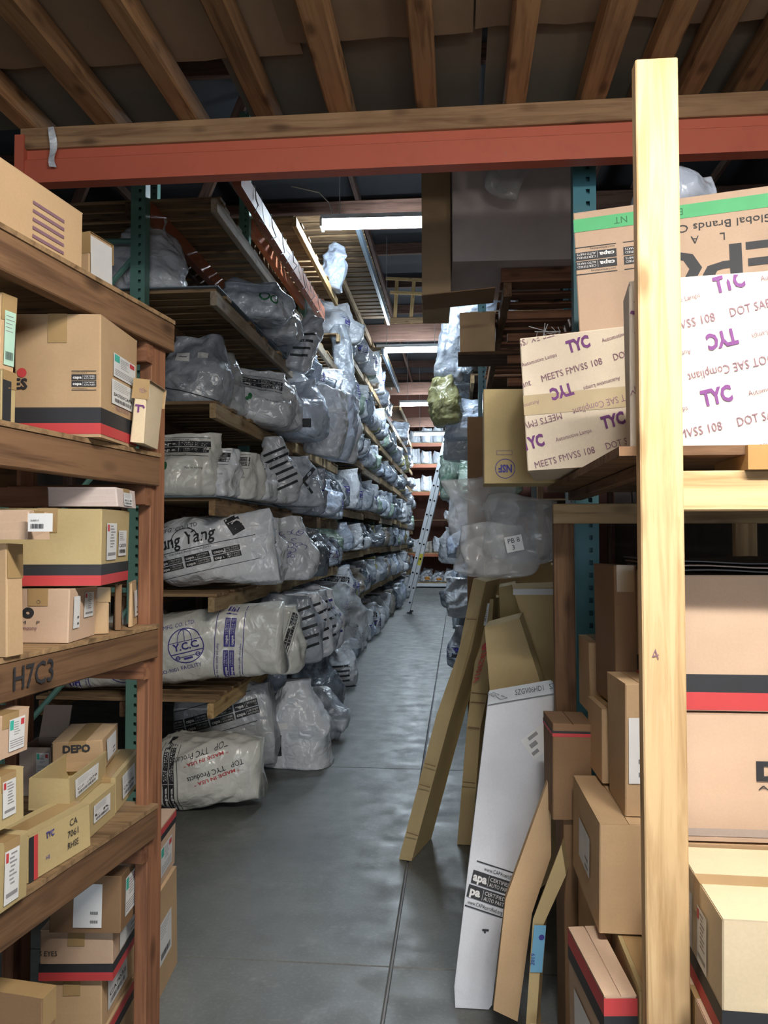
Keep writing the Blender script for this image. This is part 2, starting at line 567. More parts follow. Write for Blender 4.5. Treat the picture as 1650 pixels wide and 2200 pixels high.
def sticker_prims(x, y, w, h, code=None, style=0, paper='paper', rng=random):
    pr = [rect(x, y, x + w, y + h, paper)]
    ink = 'ink_black'
    def rr(a, b, c, d, k=ink):
        pr.append(rect(x + w * a, y + h * b, x + w * c, y + h * d, k, 1))
    if style == 0:      # white address label: fine lines, a code, a bar code
        for i in range(5):
            rr(.08, .90 - i * .07, rng.uniform(.5, .92), .915 - i * .07, 'ink_grey')
        if code:
            pr.append(text(x + w * .08, y + h * .34, h * .13, code, ink, bold=.015, w=w * .84))
        xx = .12
        while xx < .85:
            t = rng.choice((.012, .02, .03))
            rr(xx, .1, xx + t, .25)
            xx += t + rng.choice((.014, .024))
    elif style == 1:    # label with a coloured corner block
        rr(.04, .66, .26, .96, 'ink_teal')
        rr(.72, .74, .94, .93, 'ink_red')
        for i in range(6):
            rr(.3, .86 - i * .075, rng.uniform(.55, .7), .885 - i * .075, 'ink_grey')
        for i in range(4):
            rr(.06, .1 + i * .07, .94, .125 + i * .07, 'ink_grey')
    elif style == 2:    # tall shipping label
        rr(.06, .78, .24, .96, 'ink_red')
        for i in range(8):
            rr(rng.uniform(.3, .4), .9 - i * .08, rng.uniform(.6, .85), .935 - i * .08, 'ink_grey')
        rr(.12, .12, .9, .2, 'ink_grey')
    elif style == 3:    # plain paper, two small codes
        for k in (.1, .3):
            xx = .6
            while xx < .85:
                rr(xx, k, xx + .02, k + .07)
                xx += .034
    return pr
# ------------------------------------------------------------------ cartons
def make_warp(w, d, h, amp, rng):
    off = {}
    for i in (0, 1):
        for j in (0, 1):
            for k in (0, 1):
                off[i, j, k] = Vector((rng.uniform(-1, 1), rng.uniform(-1, 1), rng.uniform(-1, .4) * (k * 1.0))) * amp
    def f(p):
        u = min(1.0, max(0.0, p[0] / w + .5)); v = min(1.0, max(0.0, p[1] / d + .5)); t = min(1.0, max(0.0, p[2] / h))
        o = Vector((0, 0, 0))
        for (i, j, k), c in off.items():
            o += c * ((u if i else 1 - u) * (v if j else 1 - v) * (t if k else 1 - t))
        return Vector(p) + o
    return f
def face_size(face, w, d, h):
    return {'F': (w, h), 'B': (w, h), 'L': (d, h), 'R': (d, h), 'T': (w, d)}[face]
def face_pt(face, w, d, h, x, y, l):
    if face == 'F': return (-w / 2 + x, -d / 2 - l, y)
    if face == 'B': return (w / 2 - x, d / 2 + l, y)
    if face == 'R': return (w / 2 + l, -d / 2 + x, y)
    if face == 'L': return (-w / 2 - l, d / 2 - x, y)
    return (-w / 2 + x, -d / 2 + y, h + 0.003 + l)
def carton(label, base, size, rz=0.0, mat='kraft', bands=(), prints=None, flip=(), stickers=(), tape=True, opened=False,
           rx=0.0, ry=0.0, cat='box', group=None, name='cardboard_box', amp=0.004, seed=None, seam=None, tape_face='F', flaps=()):
    w, d, h = size
    rng = random.Random(seed if seed is not None else label)
    mw = T(base[0], base[1], base[2], rz, rx, ry)
    root = empty(name, mw, label, cat, group)
    wf = make_warp(w, d, h, amp, rng)
    def put(nm, mb, m, par=root):
        return obj(nm, [wf(v) for v in mb.v], mb.f, m, par, mw)
    if opened:
        t = 0.005
        mb = MB()
        mb.box(-w / 2, w / 2, -d / 2, d / 2, 0, t)
        put('bottom', mb, mat)
        for nm, a in (('front_wall', (-w / 2, w / 2, -d / 2, -d / 2 + t)), ('back_wall', (-w / 2, w / 2, d / 2 - t, d / 2)),
                      ('side_wall', (-w / 2, -w / 2 + t, -d / 2 + t, d / 2 - t)), ('side_wall', (w / 2 - t, w / 2, -d / 2 + t, d / 2 - t))):
            put(nm, MB().box(a[0], a[1], a[2], a[3], t, h), mat)
        for edge, ang, ln in flaps:
            c, s = math.cos(ang), math.sin(ang)       # ang 0: flat outwards, 90 degrees: straight up
            mb = MB().box(-w / 2 + .004, w / 2 - .004, 0, .004, 0, ln) if edge in 'FB' else MB().box(0, .004, -d / 2 + .004, d / 2 - .004, 0, ln)
            vs = []
            for v in mb.v:
                if edge == 'F': q = Vector((v.x, -d / 2 - v.z * c + v.y * s, h + v.z * s + v.y * c))
                elif edge == 'B': q = Vector((v.x, d / 2 + v.z * c - v.y * s, h + v.z * s + v.y * c))
                elif edge == 'R': q = Vector((w / 2 + v.z * c - v.x * s, v.y, h + v.z * s + v.x * c))
                else: q = Vector((-w / 2 - v.z * c + v.x * s, v.y, h + v.z * s + v.x * c))
                vs.append(q)
            obj('flap', vs, mb.f, mat, root, mw)
    else:
        c = 0.003
        mb = MB()
        n = 3
        pr = [(-w / 2 + c, -d / 2), (w / 2 - c, -d / 2), (w / 2, -d / 2 + c), (w / 2, d / 2 - c), (w / 2 - c, d / 2), (-w / 2 + c, d / 2), (-w / 2, d / 2 - c), (-w / 2, -d / 2 + c)]
        zs = [0, h * .33, h * .66, h]
        vs = [(x, y, z) for z in zs for x, y in pr]
        fs = [tuple(range(7, -1, -1)), tuple(range(24, 32))]
        for r in range(3):
            for i in range(8):
                j = (i + 1) % 8
                fs.append((r * 8 + i, r * 8 + j, r * 8 + 8 + j, r * 8 + 8 + i))
        mb.add(vs, fs)
        put('carton_body', mb, mat)
        sd = seam or ('X' if w >= d else 'Y')
        g = 0.0015
        if sd == 'X':
            put('flap', MB().box(-w / 2 + .001, w / 2 - .001, -d / 2, -g, h, h + .003), mat)
            put('flap', MB().box(-w / 2 + .001, w / 2 - .001, g, d / 2, h, h + .003), mat)
        else:
            put('flap', MB().box(-w / 2, -g, -d / 2 + .001, d / 2 - .001, h, h + .003), mat)
            put('flap', MB().box(g, w / 2, -d / 2 + .001, d / 2 - .001, h, h + .003), mat)
        if tape:
            tw, tl, e = 0.024, min(.07, h * .3), .0008
            mb = MB()
            if sd == 'X':
                mb.box(-w / 2 - e, w / 2 + e, -tw, tw, h + .003, h + .003 + e)
                mb.box(-w / 2 - 2 * e, -w / 2 - e * .5, -tw, tw, h - tl, h + .003 + e)
                mb.box(w / 2 + e * .5, w / 2 + 2 * e, -tw, tw, h - tl, h + .003 + e)
            else:
                mb.box(-tw, tw, -d / 2 - e, d / 2 + e, h + .003, h + .003 + e)
                mb.box(-tw, tw, -d / 2 - 2 * e, -d / 2 - e * .5, h - tl, h + .003 + e)
                mb.box(-tw, tw, d / 2 + e * .5, d / 2 + 2 * e, h - tl, h + .003 + e)
            put('tape', mb, 'tape')
    for z0, z1, ink in bands:
        e = 0.0011
        mb = MB()
        a, b = w / 2 + e, d / 2 + e
        pr = [(-a, -b), (a, -b), (a, b), (-a, b)]
        mb.add([(x, y, z0) for x, y in pr] + [(x, y, z1) for x, y in pr], [(i, (i + 1) % 4, 4 + (i + 1) % 4, 4 + i) for i in range(4)])
        put('printed_band', mb, ink)
    def mapper(face):
        fw, fh = face_size(face, w, d, h)
        def f(x, y, l):
            if face in flip:
                x, y = fw - x, fh - y
            if not (-.001 <= x <= fw + .001 and -.001 <= y <= fh + .001):
                return None
            return wf(face_pt(face, w, d, h, x, y, l + .0012))
        return f
    for face, prims in (prints or {}).items():
        print_on(prims, mapper(face), root, mw)
    for st in stickers:
        face, fx, fy, fw_, fh_ = st[:5]
        code = st[5] if len(st) > 5 else None
        style = st[6] if len(st) > 6 else 0
        pap = st[7] if len(st) > 7 else 'paper'
        fw, fh = face_size(face, w, d, h)
        pr = sticker_prims(fx * fw, fy * fh, fw_ * fw, fh_ * fh, code, style, pap, rng)
        def lift(x, y, l, fm=mapper(face)):
            return fm(x, y, l + .0012)
        s = print_on(pr[:1], lift, root, mw, 'sticker')
        if s:
            print_on(pr[1:], lift, s[0], mw, 'sticker_print')
    return root
def cross2(p, dirv, px, py):
    """distance along dirv from p (plan view) until it projects at column px"""
    r = ray(px, py)
    a = Vector((r.x, r.y))
    den = dirv.x * a.y - dirv.y * a.x
    q = Vector((p.x - EYE.x, p.y - EYE.y))
    return -(q.x * a.y - q.y * a.x) / den
def carton_px(label, Y, Z0, cpx, far_px, side_px, top_py, rz=0.0, side='R', depth=None, width=None, height=None, **kw):
    """carton measured off the photograph. Its nearest upright edge stands at column cpx at distance Y; the front face
    reaches column far_px, the side face column side_px; side 'R': the right side shows, 'L': the left side shows"""
    py = 1155 + (1.55 - Z0) * FPX / Y
    c = P(cpx, py, Y)
    ux = Vector((math.cos(rz), math.sin(rz)))
    uy = Vector((-math.sin(rz), math.cos(rz)))
    sx = -1 if side == 'R' else 1
    w = width or abs(cross2(c, ux * sx, far_px, py))
    d = depth or min(0.8, max(.05, abs(cross2(c, uy, side_px, py))))
    h = height or (zat(cpx, top_py, Y) - Z0)
    b = Vector((c.x, c.y)) + ux * (sx * w / 2) + uy * (d / 2)
    return carton(label, (b.x, b.y, Z0), (w, d, h), rz, **kw)

# ------------------------------------------------------------------ plastic bags
def sstep(a, b, x):
    t = min(1.0, max(0.0, (x - a) / (b - a)))
    return t * t * (3 - 2 * t)
def bag_shape(seed, w, d, h, top=.2, bot=.8, sq=.6, crumple=.012, lump=.03, wave=.08, nz=28, nt=48, topw=.8, freq=7.0, tilt=0.0, folds=16):
    """closed plastic sack: fuller below, gathered to a flat seam on top; w along x, d along y"""
    rng = random.Random(seed)
    o = Vector((rng.uniform(-50, 50), rng.uniform(-50, 50), rng.uniform(-50, 50)))
    V, Fs = [], []
    cr = []
    for k in range(folds):
        n = Vector((rng.uniform(-1, 1), rng.uniform(-1, 1), rng.uniform(-.55, .55))).normalized()
        c = Vector((rng.uniform(-w, w) * .5, rng.uniform(-d, d) * .5, rng.uniform(.1, 1) * h))
        cr.append((n, n.dot(c), rng.uniform(.5, 1.4) * crumple * rng.choice((1, 1, -1)), rng.uniform(.025, .055), c, rng.uniform(.12, .35)))
    for i in range(nz):
        t = i / (nz - 1)
        rb = bot + (1 - bot) * math.sqrt(max(0, 1 - (1 - min(t / .16, 1)) ** 2))
        kd = (1 - (1 - top) * sstep(.35, 1, t))
        kw = (1 - (1 - topw) * sstep(.45, 1, t))
        for j in range(nt):
            a = 2 * math.pi * j / nt
            ca, sa = math.cos(a), math.sin(a)
            x = math.copysign(abs(ca) ** sq, ca) * w / 2 * rb * kw
            y = math.copysign(abs(sa) ** sq, sa) * d / 2 * rb * kd
            zz = h * t
            p = Vector((x, y, zz))
            q = p + o
            nl = noise.noise_vector(q * 2.6)
            n1 = 1 - 2 * abs(noise.noise(q * freq))
            n2 = 1 - 2 * abs(noise.noise(q * freq * 2.3 + Vector((7, 3, 1))))
            out = Vector((ca, sa, 0))
            k = min(1, t * 8)
            p += nl * lump * k + out * (crumple * (n1 + .5 * n2) * (0.4 + .6 * k))
            fo = 0.0
            for n, dd, a_, wd, c, reach in cr:
                q_ = abs(n.dot(p) - dd)
                if q_ < wd:
                    fo += a_ * (1 - q_ / wd) * max(0.0, 1 - (p - c).length / (reach + .15))
            p += out * fo * 1.6
            wv = noise.noise(Vector((x * 5, y * 3, 0)) + o) * 1.4 + .5 * noise.noise(Vector((x * 13, 5, 0)) + o)
            p.z += wave * h * wv * sstep(.5, 1, t) + tilt * x * sstep(.3, 1, t)
            p.z = max(p.z, 0.0 if i else 0.0)
            V.append(p)
    for i in range(nz - 1):
        for j in range(nt):
            k = (j + 1) % nt
            Fs.append((i * nt + j, i * nt + k, (i + 1) * nt + k, (i + 1) * nt + j))
    b = len(V)
    V.append(Vector((0, 0, 0)))
    V.append(sum((V[(nz - 1) * nt + j] for j in range(nt)), Vector()) / nt)
    for j in range(nt):
        k = (j + 1) % nt
        Fs.append((b, k, j))
        Fs.append((b + 1, (nz - 1) * nt + j, (nz - 1) * nt + k))
    return V, Fs
def proj(bvh, o, u, v, n, reach=1.5):
    """maps print coordinates onto a sack: shoots along -n from the plane (o, u, v)"""
    o, u, v, n = Vector(o), Vector(u).normalized(), Vector(v).normalized(), Vector(n).normalized()
    def f(x, y, l):
        hit = bvh.ray_cast(o + u * x + v * y + n * .6, -n, reach)
        if hit[0] is None or abs(hit[1].dot(n)) < .12:
            return None
        return hit[0] + n * (l + .0022)
    return f
def bag(label, shape, mat, mw, prints=(), cat='bag', group=None, name='plastic_bag', step=.018):
    V, Fs = shape
    o = obj(name, V, Fs, mat, None, mw, True)
    tag(o, label, cat, group)
    if prints:
        bvh = BVHTree.FromPolygons(V, Fs)
        for prims, org, u, v, n in prints:
            print_on(prims, proj(bvh, org, u, v, n), o, mw, 'printing', step)
    return o
def frame(o, x, y):
    """world matrix with origin o, local X along x and local Y near y"""
    x = Vector(x).normalized()
    y = Vector(y)
    y = (y - x * y.dot(x)).normalized()
    z = x.cross(y)
    o = Vector(o)
    return Matrix(((x.x, y.x, z.x, o.x), (x.y, y.y, z.y, o.y), (x.z, y.z, z.z, o.z), (0, 0, 0, 1)))
def slab(label, pts, thick, mat, ndir=(0, 1, 0), name='flat_carton', cat='box', group=None, edge_mat=None, prints=(), stickers=(), front_mat=None):
    """flat long carton: outline pts (world, nearly planar), pushed back along ndir by thick"""
    pts = [Vector(p) for p in pts]
    n = Vector(ndir).normalized() * thick
    m = len(pts)
    c = Vector((sum(p.x for p in pts) / m, sum(p.y for p in pts) / m, min(p.z for p in pts)))
    mw = Matrix.Translation(c)
    root = empty(name, mw, label, cat, group)
    lo = [p - c for p in pts]
    V = lo + [p + n for p in lo]
    fr = obj('panel', lo + [p + n * .06 for p in lo], [tuple(range(m)), tuple(range(2 * m - 1, m - 1, -1))] + [((i + 1) % m, i, m + i, m + (i + 1) % m) for i in range(m)], front_mat or mat, root, mw)
    bk = obj('panel', [p + n * .94 for p in lo] + [p + n for p in lo], [tuple(range(m)), tuple(range(2 * m - 1, m - 1, -1))] + [((i + 1) % m, i, m + i, m + (i + 1) % m) for i in range(m)], mat, root, mw)
    ins = [p + (Vector((0, 0, 0)) - p + (c - c)) * 0 for p in lo]
    cen = sum(lo, Vector()) / m
    ins = [p + (cen - p).normalized() * .0015 for p in lo]
    obj('edge_band', [p + n * .06 for p in ins] + [p + n * .94 for p in ins], [((i + 1) % m, i, m + i, m + (i + 1) % m) for i in range(m)], edge_mat or mat, root, mw)
    return root, c, mw
# ------------------------------------------------------------------ the shed
RX0, RX1, RY0, RY1, RZ = -6.0, 5.0, -5.0, 26.0, 6.6
def structure(name, mb, mat, label, cat):
    o = mb.build(name, mat)
    return tag(o, label, cat, kind='structure')
floor = structure('floor', MB().box(RX0, RX1, RY0, RY1, -.2, -.012), 'ink_grey', 'grey concrete floor of the aisle with sawn joints', 'floor')
CRX = -0.245
xs = [RX0, -3.4, CRX, 2.4, RX1]
ys = [RY0, 0.2, 2.9, 5.35, 8.9, 12.4, 15.9, 19.4, 22.9, RY1]
for i in range(len(xs) - 1):
    for j in range(len(ys) - 1):
        g = .002
        sx = .006 if xs[i + 1] == CRX else g
        mb = MB()
        x0, x1, y0, y1 = xs[i] + g, xs[i + 1] - sx, ys[j] + g * .6, ys[j + 1] - g * .6
        c = .004
        mb.add([(x0, y0, -.05), (x1, y0, -.05), (x1, y1, -.05), (x0, y1, -.05), (x0, y0, -c), (x1, y0, -c), (x1, y1, -c), (x0, y1, -c),
                (x0 + c, y0 + c, 0), (x1 - c, y0 + c, 0), (x1 - c, y1 - c, 0), (x0 + c, y1 - c, 0)],
               [(0, 1, 5, 4), (1, 2, 6, 5), (2, 3, 7, 6), (3, 0, 4, 7), (4, 5, 9, 8), (5, 6, 10, 9), (6, 7, 11, 10), (7, 4, 8, 11), (8, 9, 10, 11)])
        mb.build('concrete_slab', 'concrete', floor)
structure('wall_left', MB().box(RX0 - .1, RX0, RY0, RY1, -.2, RZ), 'shed_wall', 'dark boarded side wall behind the bag racks', 'wall')
structure('wall_right', MB().box(RX1, RX1 + .1, RY0, RY1, -.2, RZ), 'shed_wall', 'dark boarded side wall behind the cartons', 'wall')
DX0, DX1, DZ = -1.2, 2.4, 2.95
structure('wall_entry', MB().box(RX0, DX0, RY0 - .1, RY0, -.2, RZ).box(DX1, RX1, RY0 - .1, RY0, -.2, RZ).box(DX0, DX1, RY0 - .1, RY0, DZ, RZ), 'shed_wall', 'plain boarded wall at the entry end', 'wall')
dr = structure('door_1', MB().box(DX0 - .05, DX1 + .05, RY0, RY0 + .12, DZ - .02, DZ + .3), 'teal_steel', 'rolled-up steel door over the entry, behind the viewer', 'door')
for sx in (DX0, DX1):
    MB().box(sx - .04, sx + .04, RY0, RY0 + .06, 0, DZ).build('door_track', 'dark_steel', dr)
pd = bpy.data.lights.new('door_portal', 'AREA')
pd.shape = 'RECTANGLE'
pd.size, pd.size_y = DX1 - DX0, DZ
pd.cycles.is_portal = True
po = bpy.data.objects.new('door_portal', pd)
link(po, dr, Matrix.Translation(((DX0 + DX1) / 2, RY0 - .05, DZ / 2)) @ Matrix.Rotation(math.radians(90), 4, 'X'))
wf_ = structure('wall_far', MB().box(RX0, RX1, RY1, RY1 + .1, -.2, RZ), 'end_wall', 'red-brown panelled wall at the far end of the aisle', 'wall')
for i in range(9):
    x = RX0 + .6 + i * 1.22
    MB().box(x - .03, x + .03, RY1 - .03, RY1, 0, RZ).build('batten', 'end_wall', wf_)
ce = structure('ceiling', MB().box(RX0, RX1, RY0, RY1, RZ, RZ + .1), 'roof_sheet', 'dark metal roof sheets above the aisle', 'roof')
for j in range(12):
    y = 4.4 + j * 1.8
    board('rafter', (RX0, y, RZ - .1), (RX1, y, RZ - .1), .08, .19, 'roof_wood', ce)
for j in range(6):
    x = -4.6 + j * 1.6
    board('purlin', (x, 3.6, RZ - .26), (x, RY1, RZ - .26), .06, .12, 'roof_wood', ce)
# tie beams across the aisle, each with the lamp hung before it
for k, (y, z, h) in enumerate(((8.6, 5.12, .3), (13.2, 5.0, .28), (18.2, 5.0, .28), (23.2, 4.95, .28))):
    o = board('tie_beam', (-4.5, y, z), (3.5, y, z), .12, h, 'roof_wood')
    tag(o, ('brown timber tie beam behind the nearest aisle lamp', 'brown timber tie beam carrying the light wooden frame', 'brown timber tie beam above the third aisle lamp', 'brown timber tie beam near the far red wall')[k], 'beam', kind='structure')
    for sx in (-4.4, 3.4):
        board('post', (sx, y, 0), (sx, y, z - h / 2), .12, .12, 'roof_wood', o)
    for sx in (-4.4, -2.9, 1.9, 3.4):
        board('brace', (sx, y, z + h / 2), (sx + .5, y, RZ - .1), .06, .12, 'roof_wood', o)

# ------------------------------------------------------------------ lamps
def strip_lamp(label, x0, x1, y, z, tube, watts, col, cord_to, rz=0.0, side_w=0.0):
    c = ((x0 + x1) / 2, y, z)
    L = x1 - x0
    mw = T(c[0], c[1], c[2], rz)
    root = empty('strip_light', mw, label, 'lamp', 'fluorescent strip lights')
    mb = MB()
    mb.prism([(-.05, .05), (-.07, .03), (-.06, .028), (.06, .028), (.07, .03), (.05, .05), (.04, .085), (-.04, .085)], 0, 1)
    mb.v = [Vector(((v.y - .5) * L, v.x, v.z)) for v in mb.v]
    mb.build('housing', 'steel_white', root, mw)
    mb = MB().prism([(-.072, .028), (-.074, 0), (-.05, -.036), (.05, -.036), (.074, 0), (.072, .028)], 0, 1)
    mb.v = [Vector(((v.y - .5) * (L - .05), v.x, v.z)) for v in mb.v]
    mb.build('diffuser', tube, root, mw)
    for s in (-1, 1):
        MB().box(s * (L / 2 - .012) - .012, s * (L / 2 - .012) + .012, -.08, .08, -.045, .04).build('end_cap', 'steel_white', root, mw)
        MB().tube([(s * L * .35, 0, .085), (s * L * .35, 0, cord_to - z)], .004, 5).build('hanger', 'wire', root, mw)
    if label.startswith('nearest'):
        MB().tube([(-L / 2 + .12, 0, .08), (-L / 2 + .08, .02, .22), (-L / 2 - .02, .02, .33), (-L / 2 - .3, .02, .40)], .006, 6).build('cord', 'wire', root, mw, True)
    ld = bpy.data.lights.new('strip_glow', 'AREA')
    ld.shape = 'RECTANGLE'
    ld.size = L
    ld.size_y = .1
    ld.energy = watts
    ld.color = col
    lo = bpy.data.objects.new('lamp_light', ld)
    link(lo, root, mw @ Matrix.Translation((0, 0, -.045)))
    if side_w:      # the bare tubes shine sideways as well
        for k in range(3):
            pl = bpy.data.lights.new('tube_glow', 'POINT')
            pl.energy = side_w / 3
            pl.color = col
            pl.shadow_soft_size = .05
            link(bpy.data.objects.new('tube_light', pl), root, mw @ Matrix.Translation(((k - 1) * L * .33, 0, -.09)))
    return root
for lab, px, py, y, rz in (('nearest strip light over the aisle, with a looped cord', 690, 482, 7.6, .03), ('second strip light along the aisle, below the wooden frame', 792, 752, 12.7, .02),
                    ('third strip light along the aisle', 858, 868, 17.7, .01), ('farthest strip light, glowing above the end rack', 888, 932, 22.7, 0)):
    p = P(px, py, y)
    strip_lamp(lab, p.x + (.13 if 10 < y < 15 else 0), p.x + 1.24, y, p.z - .01, 'tube_cool', AISLE_LAMP_W * (1, 1, 1.3, 2.2)[int(y / 5.5) - 1], COOL, 6.45, rz, side_w=AISLE_SIDE_W * (1, 1, 1.2, 1.5)[int(y / 5.5) - 1])
strip_lamp('strip light over the entry, behind the viewer, under the joists', .0, 1.25, .5, 2.93, 'tube_warm', ENTRY_LAMP_W, WARM, 3.25, side_w=ENTRY_SIDE_W)

# ------------------------------------------------------------------ loft over the entry: red steel beam, joists, cardboard sheets
BY = 3.1
b0 = P(120, 395, BY); b1 = P(1760, 340, BY)
zt = zat(825, 291, BY); zb = zat(825, 367, BY)
BX0, BX1 = xat(40, BY), xat(1900, BY)
rb = empty('pallet_rack_beam', T((BX0 + BX1) / 2, BY, zb), 'orange-red steel beam spanning the entry under the joists', 'beam')
mb = MB()
mb.prism([(-.03, 0), (.035, 0), (.035, .135), (-.012, .135), (-.012, .10), (-.03, .09)], 0, 1)
L = BX1 - BX0
mb.v = [Vector(((v.y - .5) * L, v.x, v.z * (zt - zb) / .135)) for v in mb.v]
mb.build('beam_profile', 'red_steel', rb, W[rb])
for s, x in ((-1, BX0), (1, BX1)):
    MB().box(s * L / 2 - .02, s * L / 2 + .02, -.04, .045, -.06, .2).build('end_plate', 'red_steel', rb, W[rb])
hdr = empty('header_timber', T((BX0 + BX1) / 2, BY, zt), 'long knotty timber lying on the red steel beam', 'timber')
board('timber', (BX0, BY - .012, zt + .044), (BX1, BY - .012, zt + .044), .038, .088, 'header_wood', hdr)
ZJ = zt + .088
for k, px in enumerate((60, 240, 400, 577, 737, 914, 1100, 1277, 1392, 1478, 1600)):
    x = xat(px, BY, 255)
    o = board('joist', (x, -3.4, ZJ + .048), (x + random.Random(k).uniform(-.02, .02), 3.42, ZJ + .048), .082 + .015 * (k % 3 == 1), .094, 'joist_wood')
    tag(o, ('dark joist in the upper corner, first from the tall cartons', 'joist running to the pale tape on the header, second of the row', 'joist beside the torn sheet edge, third of the row',
            'brown joist with a gap behind it, fourth of the row', 'reddish joist, fifth of the row', 'pale brown joist above the big hanging carton, sixth of the row', 'light brown joist, seventh of the row',
            'dark red-brown joist, eighth of the row', 'wide light joist behind the top of the tall post', 'blackish joist just beyond the tall post', 'last dark joist in the far upper corner')[k], 'joist', 'joists of the loft', kind='structure')
shl = [-2.6, -1.42, -.62, .06, .72, 1.5, 2.4]
for k in range(len(shl) - 1):
    rr = random.Random(k + 5)
    x0, x1 = shl[k] + .004, shl[k + 1] + (.05 if k % 2 else -.004)
    yb = 2.82 + rr.uniform(-.1, .06)
    n = 9
    zs = ZJ + .097 + .006 * (k % 2)
    vs = []
    for i in range(n + 1):
        xx = x0 + (x1 - x0) * i / n
        e = yb + .03 * noise.noise(Vector((xx * 9, k, 0)))
        vs += [(xx, -3.2, zs), (xx, e, zs), (xx, -3.2, zs + .005), (xx, e, zs + .005)]
    fs = []
    for i in range(n):
        a, b = i * 4, i * 4 + 4
        fs += [(a, a + 1, b + 1, b), (a + 2, b + 2, b + 3, a + 3), (a + 1, a + 3, b + 3, b + 1), (a, b, b + 2, a + 2)]
    fs += [(0, 2, 3, 1), (n * 4, n * 4 + 1, n * 4 + 3, n * 4 + 2)]
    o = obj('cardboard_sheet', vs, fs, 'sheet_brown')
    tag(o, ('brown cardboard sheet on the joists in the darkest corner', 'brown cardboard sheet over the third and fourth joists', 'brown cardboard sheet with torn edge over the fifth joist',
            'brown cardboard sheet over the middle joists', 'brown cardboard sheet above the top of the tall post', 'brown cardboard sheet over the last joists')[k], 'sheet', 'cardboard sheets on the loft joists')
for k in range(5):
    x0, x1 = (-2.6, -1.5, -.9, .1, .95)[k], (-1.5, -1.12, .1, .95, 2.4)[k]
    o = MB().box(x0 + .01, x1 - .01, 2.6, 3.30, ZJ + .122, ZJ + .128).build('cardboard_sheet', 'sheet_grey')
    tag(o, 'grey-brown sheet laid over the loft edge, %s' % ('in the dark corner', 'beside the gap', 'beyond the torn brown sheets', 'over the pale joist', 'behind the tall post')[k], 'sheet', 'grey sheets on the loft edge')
# tape hanging over the header, bags peeping over the loft edge
pt = P(112, 290, BY - .04)
mb = MB()
n = 8
vs, fs = [], []
for i in range(n + 1):
    z = zat(112, 287, BY) - (zat(112, 287, BY) - zat(120, 372, BY)) * i / n
    xx = pt.x + .006 * math.sin(i * .8) + .012 * i / n
    vs += [(xx - .013, BY - .05 - .01 * math.sin(i), z), (xx + .013, BY - .046 - .01 * math.sin(i + 1), z), (xx - .013, BY - .047 - .01 * math.sin(i), z), (xx + .013, BY - .043 - .01 * math.sin(i + 1), z)]
for i in range(n):
    a, b = i * 4, i * 4 + 4
    fs += [(a, a + 1, b + 1, b), (a + 2, b + 2, b + 3, a + 3), (a, b, b + 2, a + 2), (a + 1, a + 3, b + 3, b + 1)]
tag(obj('plastic_strap', vs, fs, 'film_white'), 'pale crinkled strap hanging over the header timber', 'strap')
# ------------------------------------------------------------------ pallet racks
def upright_mesh(H, w, d, mat):
    """rack upright: folded steel channel, real holes down the front"""
    mb = MB()
    hx, hw, hh, pitch = w * .14, .008, .010, .052
    t = .003
    mb.box(-w / 2, w / 2 - t, d - t, d, 0, H)
    mb.box(-w / 2, -w / 2 + t, t, d - t, 0, H)
    mb.box(w / 2 - t, w / 2, t, d, 0, H)
    mb.box(-w / 2, hx - hw, 0, t, 0, H)
    mb.box(hx + hw, w / 2, 0, t, 0, H)
    z = 0.0
    while z < H:
        mb.box(hx - hw, hx + hw, 0, t, z, min(H, z + pitch - 2 * hh))
        z += pitch
    mb.box(-w * .5 + t, w * .5 - t, d * .55, d * .55 + t, 0, H)
    return mesh_data('upright', mb.v, mb.f, mat)
UP = {}
def upright(x, y, H, mat, parent, w=.086, d=.07):
    k = (H, mat, w)
    if k not in UP:
        UP[k] = upright_mesh(H, w, d, mat)
    return inst('upright', UP[k], parent, T(x, y, 0))
XF, XB = -1.38, -2.45
UX = xat(291, 4.3, 1000)
BAYS = [(4.4, 6.62), (6.62, 9.1), (9.1, 11.6), (11.6, 14.1), (14.1, 16.6), (16.6, 19.1), (19.1, 21.6), (21.6, 24.0)]
LV1 = [.63, 1.23, 1.78, 2.34, 2.99, 3.53]
LV2 = [.64, 1.24, 1.75, 2.38, 2.99, 3.53, 4.33]
LV3 = [.78, 1.38, 1.91, 2.63, 3.22, 3.95, 4.75]
LEVELS = [LV1, LV2, LV3, [.8, 1.4, 1.95, 2.6, 3.25, 4.0, 4.75], LV3, [.75, 1.36, 1.95, 2.65, 3.2, 3.95], LV3, LV2]
ORD = ['first', 'second', 'third', 'fourth', 'fifth', 'sixth', 'seventh', 'eighth', 'ninth', 'tenth', 'eleventh', 'twelfth', 'thirteenth', 'fourteenth', 'fifteenth', 'sixteenth']
